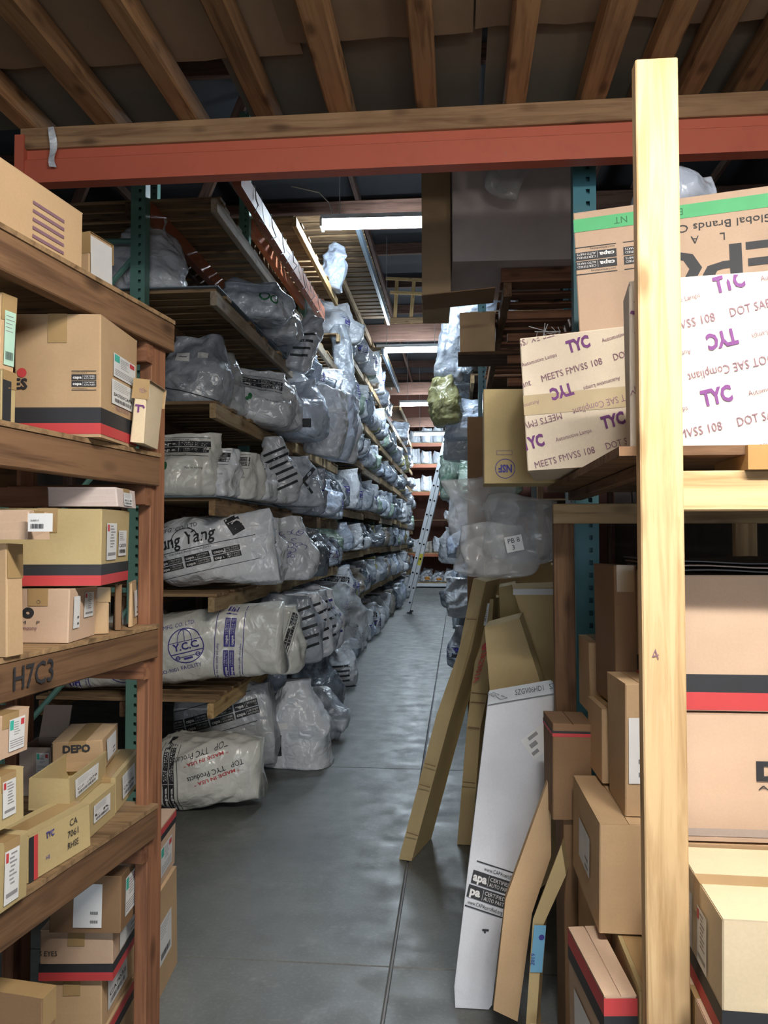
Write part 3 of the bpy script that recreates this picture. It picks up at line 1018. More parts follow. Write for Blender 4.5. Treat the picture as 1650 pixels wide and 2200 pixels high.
def deck(parent, x0, x1, y0, y1, z, mat, slats, n_slat=14, gap=True, sheet=None, stub=None, rng=random):
    """shelf deck: front timber with cross slats and a rear timber; z is its top"""
    st = board('stringer', (x1 - .02, y0, z - .02 - .042), (x1 - .02, y1, z - .02 - .042), .038, .084, mat, parent)
    board('rear_stringer', (x0 + .05, y0, z - .02 - .042), (x0 + .05, y1, z - .02 - .042), .038, .084, 'old_wood', st)
    board('rear_stringer', ((x0 + x1) / 2, y0, z - .02 - .042), ((x0 + x1) / 2, y1, z - .02 - .042), .038, .084, 'old_wood', st)
    if slats:
        p = (y1 - y0) / n_slat
        for i in range(n_slat):
            yc = y0 + p * (i + .5) + rng.uniform(-.008, .008)
            ov = rng.uniform(-.03, .012)
            board('slat', (x0, yc, z - .01), (x1 + ov, yc, z - .01), round(p * .74, 2), .019, 'deck_wood', st)
    else:
        mb = MB().box(x0, x1 - .005, y0 + .01, y1 - .01, z - .019, z)
        mb.build('deck_board', 'deck_wood', st)
    if sheet:
        mb = MB().box(x0, x1 + .012, y0 - .015, y1 - .01, z, z + .006)
        mb.build('cover_sheet', sheet, st)
    return st
SIDE_NAMES = ['nearest bay', 'second bay', 'third bay', 'fourth bay', 'fifth bay', 'sixth bay', 'seventh bay', 'farthest bay']
for bi, ((y0, y1), lv) in enumerate(zip(BAYS, LEVELS)):
    rng = random.Random(bi)
    H = 3.62 if bi == 0 else 5.2
    root = empty('pallet_rack', T((XF + XB) / 2, y0, 0), 'tall steel and timber rack full of bagged parts, %s along the aisle' % SIDE_NAMES[bi], 'rack', 'racks of bagged parts')
    fy = y0 - .1
    upright(UX, fy, H, 'teal_steel', root)
    upright(-2.62, fy, H, 'teal_steel', root)
    for k, z in enumerate((.25, 1.25, 2.25, 3.25)):
        MB().tube([(UX, fy + .035, z), (-2.62, fy + .035, z + .02)], .016, 6).build('brace', 'teal_steel', root)
        if z < 3:
            MB().tube([(-2.62, fy + .035, z + .05), (UX, fy + .035, z + .95)], .016, 6).build('brace', 'teal_steel', root)
    if bi == 7:
        upright(UX, y1 + .05, H, 'teal_steel', root)
        upright(-2.62, y1 + .05, H, 'teal_steel', root)
    for li, z in enumerate(lv):
        mat = ['yellow_wood', 'tan_wood', 'deck_wood', 'tan_wood', 'grey_wood', 'grey_wood', 'yellow_wood'][li] if bi < 2 else ['tan_wood', 'deck_wood', 'grey_wood', 'tan_wood'][(li + bi) % 4]
        sheet = 'grey_blue_sheet' if (bi < 2 and li == 4) or (bi == 0 and li == 2) else None
        deck(root, XB, XF, y0, y1 - .12, z, mat, bi < 3, 15, sheet=sheet, rng=rng)
    # front and rear load beams of the upper levels
    for z in ([3.45] if bi == 0 else [3.45, 4.25] if bi == 1 else [lv[-2] - .085, lv[-1] - .085]):
        for x in (UX + .02, -2.62):
            mb = MB()
            mb.box(-.025, .025, .03, y1 - y0 - .06, -.05, .05)
            mb.build('load_beam', 'orange_steel', root, T(x, y0 - .05, z))
# orange front beam with scraps of strapping along the upper shelf, slatted loft decks above
ob = empty('pallet_rack_beam', T(XF + .10, 4.45, 3.60), 'orange steel beam along the upper front of the nearest bay, torn straps on it', 'beam')
MB().box(-.025, .025, 0, 2.9, 0, .12).build('beam_profile', 'orange_steel', ob, W[ob])
rng = random.Random(3)
for k in range(14):
    y = .3 + k * .18 + rng.uniform(-.05, .05)
    mb = MB().tube([(-.03, y, .125), (.03, y + .02, .13), (.034, y + .03, .05), (.05 + rng.uniform(-.01, .02), y + rng.uniform(-.05, .08), rng.uniform(-.05, .03)), (.03, y + rng.uniform(-.06, .06), -.04)], .004, 4)
    mb.build('strap', 'film_clear' if k % 2 else 'film_white', ob, W[ob])
for k, (x0, x1, y0, y1, z, lab) in enumerate(((-2.5, -1.02, 8.0, 11.9, 4.90, 'slatted loft deck with a grey steel edge above the second strip light'),
                                              (-2.5, -1.15, 12.3, 15.6, 4.55, 'slatted loft deck farther down the aisle with a ragged edge'))):
    root = empty('loft_deck', T((x0 + x1) / 2, y0, z), lab, 'deck')
    st = board('stringer', (x1 - .03, y0, z - .07), (x1 - .03, y1, z - .07), .04, .1, 'grey_blue_sheet', root)
    board('stringer', (x0, y0, z - .07), (x0, y1, z - .07), .04, .1, 'old_wood', root)
    n = 22
    for i in range(n):
        y = y0 + (i + .5) * (y1 - y0) / n
        board('slat', (x0, y, z - .01), (x1 + .0, y, z - .01), .12, .02, 'deck_wood', root)

# end rack across the aisle
er = empty('pallet_rack', T(-.9, 24.6, 0), 'orange shelved rack closing the far end of the aisle', 'rack')
for x in (-2.3, .55):
    upright(x, 24.55, 4.9, 'teal_steel', er)
    upright(x, 25.4, 4.9, 'teal_steel', er)
ELV = [.16, 1.08, 2.98, 3.84, 4.5]
for z in ELV:
    MB().box(-2.3, .55, 24.5, 24.56, z - .12, z - .02).build('load_beam', 'orange_steel' if z > .2 else 'steel_white', er)
    MB().box(-2.3, .55, 25.4, 25.45, z - .12, z - .02).build('load_beam', 'orange_steel', er)
    MB().box(-2.3, .55, 24.5, 25.42, z - .02, z).build('shelf_board', 'tan_wood', er)
# deck at 2.1 (darker) as well
MB().box(-2.3, .55, 24.5, 25.42, 2.08, 2.10).build('shelf_board', 'deck_wood', er)
ELV2 = [.16, 1.08, 2.10, 2.98, 3.84, 4.5]

# racks opposite: bagged parts down the other side of the aisle
RBAYS = [(8.2, 12.0), (12.0, 16.0), (16.0, 20.0), (20.0, 24.0)]
RLV = [.12, .68, 1.32, 1.95, 2.6, 3.25, 3.9, 4.5]
RXF = .13
for bi, (y0, y1) in enumerate(RBAYS):
    root = empty('pallet_rack', T(RXF + .5, y0, 0), 'dark rack on the ladder side of the aisle, %s' % ('bay behind the big cartons', 'bay just before the ladder', 'bay beside the ladder', 'bay nearest the far wall')[bi], 'rack', 'racks on the ladder side')
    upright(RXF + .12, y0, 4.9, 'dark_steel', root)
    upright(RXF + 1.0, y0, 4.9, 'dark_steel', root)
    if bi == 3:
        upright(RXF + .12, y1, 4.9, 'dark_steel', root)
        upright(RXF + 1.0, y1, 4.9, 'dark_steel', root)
    for z in RLV:
        st = board('stringer', (RXF + .02, y0, z - .06), (RXF + .02, y1, z - .06), .038, .08, 'tan_wood', root)
        MB().box(RXF, RXF + 1.05, y0 + .01, y1 - .01, z - .019, z).build('deck_board', 'deck_wood', st)

# ------------------------------------------------------------------ bag kinds
KINDS = []
def kind(seed, w, d, h, mats, prt=None, **kw):
    V, Fs = bag_shape(seed, w, d, h, **kw)
    LV_, LF_ = bag_shape(seed, w, d, h, **dict(kw, nz=12, nt=18))
    me = {}
    for m in mats:
        me[m] = mesh_data('plastic_bag', V, Fs, m, True)
    pm = []
    if prt:
        bvh = BVHTree.FromPolygons(V, Fs)
        for prims, org, u, v, n in prt:
            for ink, lst in prim_mesh(prims, .02).items():
                mp = proj(bvh, org, u, v, n)
                VV, FF = [], []
                for vs, fs, lay in lst:
                    idx = []
                    for x, y in vs:
                        q = mp(x, y, .0006 + .0006 * lay)
                        idx.append(-1 if q is None else len(VV))
                        if q is not None: VV.append(q)
                    FF += [g for g in (tuple(idx[i] for i in f) for f in fs) if min(g) >= 0]
                if FF: pm.append(mesh_data('printing', VV, FF, ink))
    KINDS.append(dict(w=w, d=d, h=h, me=me, mats=mats, prt=pm, z=max(v.z for v in V), lo=(LV_, LF_)))
    return len(KINDS) - 1
cap_side = lambda w, h: [(capa(.02, h * .55, w * .9, h * .28, tiny=False), (-w / 2, 0, 0), (1, 0, 0), (0, 0, 1), (0, -1, 0)),
                         (capa(0.0, h * .25, .2, h * .3, tiny=False), (w / 2, -.1, 0), (0, 1, 0), (0, 0, 1), (1, 0, 0))]
cap_end = lambda d, h: [(capa(0.01, h * .3, d * .9, h * .3, 'ink_blue', tiny=False), (.3, -d / 2, 0), (0, 1, 0), (0, 0, 1), (1, 0, 0))]
WH, GR, BL, DK, GN, YL, BR = 'film_white', 'film_grey', 'film_blue', 'film_dark', 'film_green', 'film_yellow', 'film_brown'
MIX = [WH, GR, BL, DK, GN, GR, WH, DK]
kind(11, .62, .20, .46, MIX, top=.06, wave=.16, topw=.45, crumple=.02)
kind(12, .62, .16, .50, MIX, top=.12, wave=.12, topw=.85, tilt=.35, crumple=.018)
kind(13, .66, .24, .42, MIX, top=.08, wave=.2, topw=.6, lump=.06, crumple=.02)
kind(14, .58, .18, .48, [WH, GR, BL], cap_side(.58, .48) + cap_end(.18, .48), top=.1, wave=.12, topw=.7, crumple=.015)
kind(15, .60, .14, .52, [WH, BL, GR, YL], top=.2, wave=.08, topw=1.0, tilt=.2, crumple=.016)
kind(16, .64, .26, .38, MIX, top=.05, wave=.24, topw=.3, lump=.06, crumple=.026)
kind(17, .56, .20, .44, [WH, BL, GR], cap_end(.2, .44), top=.06, wave=.16, topw=.5, crumple=.02)
kind(18, .60, .30, .40, [GR, DK, BR, DK], top=.2, bot=.9, sq=.8, wave=.12, topw=.8, lump=.06, crumple=.022)
kind(19, .70, .22, .45, [YL, GN, BL, WH], top=.06, wave=.2, topw=.4, crumple=.026)
kind(20, .60, .12, .50, [WH, WH, BL, GR], cap_end(.12, .5), top=.3, wave=.08, topw=1.0, sq=.5, crumple=.014)
KEND = kind(21, .60, .36, .34, [WH, BR], top=.8, wave=.2, topw=.95, sq=.7, lump=.08, crumple=.03)
KEND2 = kind(22, .60, .36, .34, [WH, BR], [([rect(.05, .03, .28, .05, 'ink_black'), rect(.08, .07, .26, .15, 'ink_orange'), rect(.05, .18, .28, .19, 'ink_black')], (-.3, -.17, 0), (0, 1, 0), (0, 0, 1), (-1, 0, 0))], top=.8, wave=.2, topw=.95, sq=.7, lump=.08, crumple=.03)
def put_bag(ki, mat, mw, label, group, cat='bag', prn=True):
    k = KINDS[ki]
    o = inst('plastic_bag', k['me'][mat], None, mw)
    tag(o, label, cat, group)
    if prn:
        for p in k['prt']:
            inst('printing', p, o, mw)
    return o
QUEUE = []
COLN = {WH: 'white', GR: 'grey', BL: 'bluish white', DK: 'dark smoky', GN: 'greenish', YL: 'yellow', BR: 'brownish'}
def row(y0, y1, z, gap, xface, bay, shelf, thick, seed, side=-1, out=(.0, .14), prefer=None, start=0, tail='', keep=1.0):
    """a shelf of bagged parts standing side by side like books, each its own thing"""
    rng = random.Random(seed)
    y = y0
    i = start
    while True:
        t = thick * rng.uniform(.75, 1.35)
        if y + t > y1:
            break
        ki = rng.randrange(10) if not prefer else rng.choice(prefer)
        k = KINDS[ki]
        mat = rng.choice(k['mats'])
        hh = min(gap * rng.uniform(.84, 1.0), .62)
        sx = rng.uniform(.85, 1.1)
        sy = t * .80 / (k['d'] + .06)
        sz = hh / k['z']
        xc = xface + (side * .5 * k['w'] * sx) - side * rng.uniform(*out)
        lean = rng.uniform(-.1, .1)
        yaw_, roll_ = rng.uniform(-.06, .06), rng.uniform(-.04, .08)
        lift = .003 + .5 * k['w'] * sx * abs(math.sin(roll_)) * .8 + .5 * t * abs(math.sin(lean)) * .8
        hh = max(.2, hh - lift)
        sz = hh / k['z']
        mw = T(xc, y + t / 2, z + lift, yaw_ + (math.pi if side > 0 else 0), lean, roll_) @ Matrix.Diagonal((sx, sy, sz, 1))
        if rng.random() < keep:
            lab = '%s bagged part, %s from the near end, %s, %s%s' % (COLN[mat], ORD[min(i, 15)], shelf, bay, tail)
            QUEUE.append((t * hh * (.25 if side > 0 and y > 11 else 1.0) / y / y, ki, mat, mw, lab, y))
            i += 1
        y += t
SH = ['floor level', 'lowest deck', 'second deck', 'third deck', 'fourth deck', 'fifth deck', 'sixth deck', 'top deck']
for bi in range(1, 8):
    y0, y1 = BAYS[bi]
    lv = [0.0] + LEVELS[bi]
    th = [.2, .17, .19, .24, .3, .42, .5, .5][bi]
    for li, z in enumerate(lv):
        gap = (lv[li + 1] - z - .15) if li + 1 < len(lv) else .5
        if li == len(lv) - 1 or (bi == 1 and li > 5):
            continue
        ya = y0 + .06
        if bi == 1 and li == 0: ya = 7.9
        if bi == 1 and li == 4: ya = 7.7
        row(ya, y1 - .13, z, min(gap, .56), XF, SIDE_NAMES[bi], SH[li], th if li < 6 else th * 1.7, bi * 20 + li,
            prefer=[3, 6, 9, 0, 1] if (bi == 1 and li in (1, 2)) else None)
for bi in range(4):
    y0, y1 = RBAYS[bi]
    for li, z in enumerate(RLV):
        row(y0 + .12, y1 - .1, z, .5, RXF, 'ladder-side %s bay' % ORD[bi], ['bottom shelf', 'second shelf', 'third shelf', 'fourth shelf', 'fifth shelf', 'sixth shelf', 'seventh shelf', 'top shelf'][li], (.55, .8, 1.2, 1.6)[bi], 900 + bi * 20 + li, side=1, out=(.05, .3))
# the 240 that show largest are things of their own, the far small ones one joined mass
QUEUE.sort(key=lambda q: -q[0])
for q in QUEUE[:240]:
    put_bag(q[1], q[2], q[3], q[4], 'bagged parts on the racks', prn=q[5] < 14)
mv, mf, mi = [], [], []
mm = [WH, GR, BL, DK, GN, YL, BR]
for q in QUEUE[240:]:
    lv_, lf_ = KINDS[q[1]]['lo']
    n = len(mv)
    mv += [q[3] @ v for v in lv_]
    mf += [tuple(i + n for i in p) for p in lf_]
    mi += [mm.index(q[2])] * len(lf_)
if mf:
    me = mesh_data('bag_mass', mv, mf, WH, True)
    for m in mm[1:]:
        me.materials.append(MATS[m])
    me.polygons.foreach_set('material_index', mi)
    tag(inst('bagged_parts', me), 'mass of small plastic-bagged parts on the far rack bays', 'bags', kind='stuff')
# far end: sacks lying and standing on the end rack
rng = random.Random(77)
for li, z in enumerate(ELV2):
    n = 7
    for i in range(n):
        x = -2.05 + i * .36
        ki = KEND2 if li == 0 else KEND
        m = WH if li != 1 else rng.choice([WH, BR])
        if m not in KINDS[ki]['mats']: m = KINDS[ki]['mats'][0]
        k = KINDS[ki]
        hh = rng.uniform(.34, .55) if li != 2 else .3
        mw = T(x, 24.85, z + .002, math.pi / 2 + rng.uniform(-.1, .1)) @ Matrix.Diagonal((.8, .86, hh / k['z'], 1))
        if li == 2 and i in (2, 3, 4): continue
        put_bag(ki, m, mw, '%s sack on the end rack, %s from the bag racks, %s' % (COLN[m], ORD[i], ('bottom shelf', 'second shelf up', 'third shelf up', 'fourth shelf up', 'fifth shelf up', 'top shelf')[li]), 'sacks on the end rack')
        if li == 0:
            pass
# ladder: aluminium extension ladder leaning on the ladder-side rack
lb = PZ(880, 1318, 0)
lt = P(972, 935, lb.y)
lroot = empty('extension_ladder', T(lb.x, lb.y, 0), 'aluminium extension ladder leaning across the aisle end', 'ladder')
dv = (lt - lb)
Lh = dv.length
dv.normalize()
nv = Vector((-dv.z, 0, dv.x))
if nv.x > 0: nv = -nv
for s, (off, a, b) in enumerate(((0.0, 0.0, Lh * .9), (-.085, Lh * .12, Lh))):
    for yy in (-.2 + s * .02, .2 - s * .02):
        p0, p1 = lb + dv * a - nv * off * 1.0 + Vector((0, yy + .2, 0)), lb + dv * b - nv * off + Vector((0, yy + .2, 0))
        board('side_rail', p0 + nv * .045, p1 + nv * .045, .025, .075, 'aluminium', lroot, side=(0, 1, 0))
    k = .22
    while k < b - .1:
        if k > a:
            c = lb + dv * k - nv * off + nv * .045
            MB().tube([c + Vector((0, -.03, 0)), c + Vector((0, .43, 0))], .017, 8).build('rung', 'aluminium', lroot)
            MB().tube([c + Vector((0, -.036, 0)), c + Vector((0, -.026, 0))], .02, 8).build('rung_end', 'dark_hole', lroot)
        k += .305
c = lb + dv * (Lh * .30) + nv * .045
o = board('warning_sticker', c - dv * .12 + Vector((0, -.016, 0)), c + dv * .12 + Vector((0, -.016, 0)), .002, .07, 'sticker_yellow', lroot, side=(0, 1, 0))
for yy in (0, .4):
    board('foot', lb + Vector((-.05, yy, .015)), lb + Vector((.05, yy, .015)), .05, .03, 'ink_black', lroot)

# light wooden frame standing on the tie beam
fz = 5.14
fr = empty('wooden_frame', T(-.7, 13.15, fz), 'light wooden frame of uprights and rails up on the tie beam', 'frame')
fb = P(828, 706, 13.15); ft = P(832, 597, 13.15)
sc = 13.15 / FPX
for k, (pxa, pya, pxb, pyb) in enumerate(((848, 706, 853, 598), (882, 708, 890, 600), (915, 710, 925, 602), (935, 710, 941, 604))):
    a, b = P(pxa, pya, 13.15), P(pxb, pyb, 13.15)
    board('upright', (a.x, 13.15, fz), (b.x, 13.15, b.z), .06, .04, 'yellow_wood', fr, side=(1, 0, 0))
for pya, pyb, xa, xb in ((598, 604, 829, 945), (628, 633, 838, 945)):
    board('rail', P(xa, pya, 13.12), P(xb, pyb, 13.12), .03, .05, 'yellow_wood', fr)
board('rail', (P(826, 706, 13.15).x, 13.15, fz + .05), (P(945, 712, 13.15).x, 13.15, fz + .05), .06, .1, 'deck_wood', fr)
# ------------------------------------------------------------------ home-made timber shelf beside the entry (turned a little to the aisle)
LO = P(338, 1155, 2.3)
AV = Vector((-.122, -.9925, 0))
BV = Vector((-.9925, .122, 0))
def SL(s, w, z):
    p = Vector((LO.x, LO.y, 0)) + AV * s + BV * w
    return Vector((p.x, p.y, z))
LZ = [.77, 1.295, 1.80, 2.22]
lroot = empty('timber_shelf', Matrix.Translation(SL(.6, .22, 0)), 'dark home-made timber shelf stacked with lamp cartons', 'shelf')
for s in (0, 1.75):
    for w in (.02, .46):
        board('post', SL(s, w, 0), SL(s + (.0 if s else 0), w, 2.135), .04, .086, 'red_wood', lroot, side=tuple(BV))
    for k, z in enumerate(LZ):
        board('rail', SL(s + .064 * (1 if s == 0 else -1), -.005, z - .125 if k < 3 else z - .125), SL(s + .064 * (1 if s == 0 else -1), .485, z - .125), .038, .062, 'red_wood', lroot)
for k, z in enumerate(LZ):
    zb = z - .012 - .043
    board('front_board', SL(.025 if k < 3 else -.06, .0, zb), SL(1.9, .0, zb), .038, .086, 'old_wood', lroot)
    board('back_board', SL(.025, .47, zb), SL(1.9, .47, zb), .038, .086, 'old_wood', lroot)
    p0, p1, p2, p3 = SL(.02 if k < 3 else -.06, -.022, 0), SL(1.9, -.022, 0), SL(1.9, .49, 0), SL(.02 if k < 3 else -.06, .49, 0)
    vs = [Vector((p.x, p.y, zz)) for zz in (z - .012, z) for p in (p0, p1, p2, p3)]
    obj('shelf_board', vs, [(0, 1, 2, 3), (7, 6, 5, 4), (0, 4, 5, 1), (1, 5, 6, 2), (2, 6, 7, 3), (3, 7, 4, 0)], 'deck_wood', lroot)
# shelf mark written on the front board of the second shelf
p = P(2, 1470, 1.66)
mwt = frame(SL(.665, -.0205, 1.215), -AV, (0, 0, 1))
print_on([text(0, .004, .05, 'H7C3', 'ink_black', rot=.0, bold=.01, w=.14)], lambda x, y, l: Vector((x, y, l + .001)), lroot, mwt, 'marker_writing')
R = math.radians
BAND = lambda h, a=.055, b=.035: [(b, a, 'ink_black'), (0.002, b, 'ink_red')]
# --- top shelf
carton('long kraft carton lying on the top timber shelf', tuple(SL(.865, .2, 2.222)), (.36, 1.0, .165), -R(7), 'kraft', prints={'R': [rect(.80, .03 + i * .02, .92, .038 + i * .02, 'ink_mauve') for i in range(5)]}, seam='Y')
c = carton_px('small white-sided carton at the end of the top timber shelf', 2.12, 2.222, 190, 166, 242, 500, -R(10), mat='kraft', stickers=[('R', .03, .03, .94, .94, None, 3)])
carton_px('white enamelled carton beside the clear bag, top timber shelf end', 2.05, 2.222, 240, 200, 250, 500, -R(16), depth=.12, height=.13, mat='white_board', tape=False) if False else None
# --- third shelf
carton_px('big kraft carton with black and red base stripes and torn top corner', 1.90, 1.802, 216, 32, 275, 676, R(4), mat='kraft', depth=.27, bands=[(.035, .075, 'ink_black'), (.008, .035, 'ink_red')],
          prints={'F': capa(.145, .118, .062, .05) + [text(.0, .122, .026, 'ES', 'ink_black', bold=.03), ('c', .02, .163, .006, .012, 'ink_red', 0, 360, 1.0)], 'R': [text(.1, .085, .012, 'MADE IN TAIWAN', 'ink_mauve', w=.1)]},
          stickers=[('R', .30, .56, .62, .20, None, 1), ('R', .26, .32, .62, .21, 'BA7050CAPA', 0)])
carton_px('kraft carton edge with a pale green label, third timber shelf', 1.66, 1.908, 0, -90, 30, 628, -R(7), mat='kraft', stickers=[('R', .2, .16, .7, .66, None, 0, 'paper_green')])
carton_px('carton edge with upright black and red stripes under the green label', 1.66, 1.802, 2, -90, 33, 796, -R(7), mat='kraft_olive', prints={'R': [rect(.0, .0, .03, .1, 'ink_black'), rect(.03, 0, .06, .1, 'ink_red')]})
carton_px('yellowed carton with purple lettering wedged against the shelf post', 2.10, 1.812, 307, 281, 333, 815, R(8), mat='kraft_cream', depth=.16, ry=R(5), prints={'F': [text(.005, .14, .012, 'MEETS', 'ink_mauve'), text(.005, .085, .02, 'TYC', 'ink_purple', bold=.04)]})
# --- second shelf
carton_px('worn kraft carton with round black mark on the second timber shelf', 1.83, 1.297, 146, 14, 225, 1268, R(3), mat='kraft_pink', depth=.17, bands=[], seam='Y',
          prints={'F': [('c', .052, .072, .0095, .010, 'ink_black', 0, 360, .9), text(.036, .045, .008, 'M     P', 'ink_black', w=.045), text(.02, .032, .009, 'Company', 'ink_mauve', w=.055), ('c', .077, .098, .004, .0012, 'ink_black', 0, 360, 1.0)], 'L': []},
          stickers=[('R', .12, .25, .22, .62, None, 3), ('R', .5, .42, .35, .5, None, 2)])
carton_px('wide olive carton with black and red base stripes and two shipping labels', 1.865, 1.432, 214, -20, 297, 1094, R(10), mat='kraft_olive', depth=.28, bands=[(.026, .053, 'ink_black'), (.001, .026, 'ink_red')],
          prints={'F': [text(.052, .118, .02, 'EYES', 'ink_black', bold=.03, w=.05)], 'R': [text(.17, .072, .01, 'MADE IN TAIWAN', 'ink_mauve', w=.07)]}, stickers=[('R', .14, .33, .34, .50, None, 2), ('R', .56, .37, .30, .36, 'CA7078', 0)])
carton_px('pinkish carton lying on the wide olive striped carton', 2.0, 1.632, 252, 104, 298, 1050, R(4), mat='kraft_lilac', depth=.15, stickers=[('R', .3, .1, .45, .75, 'BLUE', 0)])
carton_px('tall carton with crushed corner at the near end of the second shelf', 1.60, 1.297, 14, -120, 40, 1172, -R(7), mat='kraft')
carton_px('slim carton with a bar-code tag on the crushed tall carton', 1.58, 1.546, 58, -110, 62, 1098, R(2), mat='kraft_pink', depth=.1, stickers=[])
tg = P(60, 1103, 1.565); tg2 = P(112, 1142, 1.565)
o = MB().box(tg.x, tg2.x, 1.5655, 1.567, tg2.z, tg.z).build('paper_tag', 'paper')
tag(o, 'white bar-code tag sticking out from the slim carton', 'tag')
for i in range(12):
    xx = tg.x + .006 + i * .0026
    pass
print_on([rect(.006 + i * .0026, .006, .0072 + i * .0026 + (.0007 if i % 3 else 0), .016, 'ink_black') for i in range(11)] + [text(.006, .021, .004, 'SH0019', 'ink_black')], lambda x, y, l: Vector((tg.x + x, 1.5655 - l, tg2.z + y)), o, None, 'printing')
carton_px('thin carton with a green-tagged label behind the round-marked carton', 2.02, 1.297, 231, 196, 255, 1262, R(24), mat='kraft', depth=.09, stickers=[('R', .15, .1, .7, .8, None, 1)])
carton_px('thin carton with a plain label, second in the row by the post', 2.10, 1.297, 262, 244, 277, 1258, R(24), mat='kraft_dark', depth=.08, stickers=[('R', .2, .1, .6, .8, None, 3)], tape=False)
carton_px('small carton with peeling label against the shelf post', 2.18, 1.297, 284, 276, 306, 1252, R(16), mat='kraft', depth=.12, stickers=[('R', .2, .2, .6, .6, None, 3)], tape=False)
# --- first shelf
SLOT = dict(depth=.34)
carton_px('olive carton with a tall label, lowest of the near stack', 1.56, .772, -16, -150, 57, 1826, -R(7), mat='kraft_olive', stickers=[('R', .28, .08, .42, .8, None, 2)])
carton_px('tan carton with a tall grey label in the near stack', 1.56, .940, -22, -150, 50, 1676, -R(7), mat='kraft_olive', stickers=[('R', .3, .2, .4, .7, None, 2)])
carton_px('brown carton with a green and red label on top of the near stack', 1.56, 1.084, -20, -150, 60, 1548, -R(7), mat='kraft_pink', stickers=[('R', .45, .12, .4, .76, None, 1)])
carton_px('long yellow carton with black handwriting and end stripes', 1.72, .772, 60, -20, 191, 1800, -R(8), mat='kraft_olive', seam='Y',
          prints={'R': [rect(.0, 0, .016, .1, 'ink_black'), rect(.016, 0, .03, .1, 'ink_red'), text(.058, .078, .014, 'TYC', 'ink_blue', bold=.03, w=.03), text(.147, .076, .016, 'CA', 'ink_black', w=.03), text(.138, .05, .016, '7061', 'ink_black', w=.042), text(.138, .024, .015, 'RHSE', 'ink_black', w=.042), text(.058, .03, .009, 'HE', 'ink_blue')]})
carton_px('low carton with a marked label under the open tray', 1.95, .772, 174, 66, 209, 1760, R(2), mat='kraft_olive', height=.085, depth=.22, stickers=[('R', .3, .35, .5, .55, 'L R', 0)])
carton_px('open yellow carton with a hand-lettered label', 1.94, .862, 150, 58, 209, 1672, R(6), mat='kraft_olive', opened=True, depth=.26, stickers=[('R', .12, .25, .62, .6, 'CA 7078', 0)])
carton_px('carton with labelled side and block lettering, first timber shelf by post', 2.18, .772, 250, 190, 302, 1672, R(10), mat='kraft_olive', depth=.3, stickers=[('R', .22, .18, .5, .68, 'CA7078L', 0)])
carton_px('kraft carton with bold black brand lettering, perched on the labelled carton', 2.19, .888, 222, 112, 266, 1592, R(14), mat='kraft', depth=.22, prints={'F': [text(.03, .055, .02, 'DEPO', 'ink_black', bold=.045, w=.075)]}, stickers=[('R', .2, .15, .6, .75, None, 3)])
carton_px('open carton with a raised flap and teal label at the back of the first shelf', 2.3, .772, 108, 40, 150, 1606, R(3), mat='kraft_grey', opened=True, depth=.12, flaps=(('R', R(45), .06), ('B', R(70), .1)), stickers=[('F', .55, .5, .4, .4, None, 1)])
# --- floor level
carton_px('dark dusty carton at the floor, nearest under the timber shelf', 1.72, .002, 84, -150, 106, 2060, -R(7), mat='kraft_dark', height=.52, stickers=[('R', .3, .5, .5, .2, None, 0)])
carton_px('dented carton at floor level under the stamped stack', 2.2, .002, 222, 84, 280, 2200, R(6), mat='kraft', depth=.3, height=.15, bands=[(.09, .12, 'ink_black'), (.12, .148, 'ink_red')])
carton_px('kraft carton with a code label, second of the floor stack', 2.2, .157, 216, 88, 270, 2120, R(6), mat='kraft', depth=.3, height=.138, stickers=[('R', .15, .2, .6, .65, 'CA7032', 0)])
carton_px('kraft carton with black and red base stripes, third of the floor stack', 2.19, .301, 241, 84, 278, 2016, R(6), mat='kraft_pink', depth=.28, height=.138, bands=[(.024, .048, 'ink_black'), (.001, .024, 'ink_red')], prints={'F': [text(.0, .07, .014, 'S EYES', 'ink_black', w=.05)]}, stickers=[('R', .2, .4, .6, .55, None, 3)])
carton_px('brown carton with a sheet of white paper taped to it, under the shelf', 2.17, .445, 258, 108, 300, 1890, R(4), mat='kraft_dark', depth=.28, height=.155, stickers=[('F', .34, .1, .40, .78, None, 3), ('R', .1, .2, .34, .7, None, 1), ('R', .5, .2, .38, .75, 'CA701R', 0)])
carton_px('carton with dark top stripe and teal label standing out past the post', 2.58, .352, 328, 200, 349, 1842, R(6), mat='kraft_pink', depth=.3, height=.195, bands=[(.15, .17, 'ink_black'), (.17, .193, 'ink_red')], stickers=[('R', .3, .15, .5, .5, None, 1)])
carton_px('battered floor carton with torn flap below the teal-labelled carton', 2.56, .002, 330, 210, 364, 1972, R(6), mat='kraft', depth=.3, height=.345, stickers=[('R', .2, .3, .5, .4, None, 0)])

# ------------------------------------------------------------------ second timber shelf: tall fresh post, cartons, particle-board deck
RX = xat(1408, 1.68, 700)
rroot = empty('timber_shelf', T(RX + .3, 2.2, 0), 'timber shelf with a tall fresh pale post and stacked lamp cartons', 'shelf')
pa, pb = P(1432, 2300, 1.68), P(1406, 138, 1.68)
board('tall_post', (xat(1434, 1.68, 2300) , 1.68, 0), (pb.x, 1.68, pb.z), .086, .04, 'fresh_wood', rroot, side=(1, 0, 0))
print_on([text(-.008, 0, .022, '4', 'ink_mauve', .3, -.008)], lambda x, y, l: P(1412, 1420, 1.6595) + Vector((x, -l, y)), rroot, None, 'marker_writing')
XR2 = xat(1600, 2.8)
board('post', (xat(1214, 2.8), 2.8, 0), (xat(1210, 2.8), 2.8, 1.60), .07, .04, 'old_wood', rroot, side=(1, 0, 0))
board('post', (XR2, 2.8, 0), (XR2, 2.8, 1.60), .07, .04, 'tan_wood', rroot, side=(1, 0, 0))
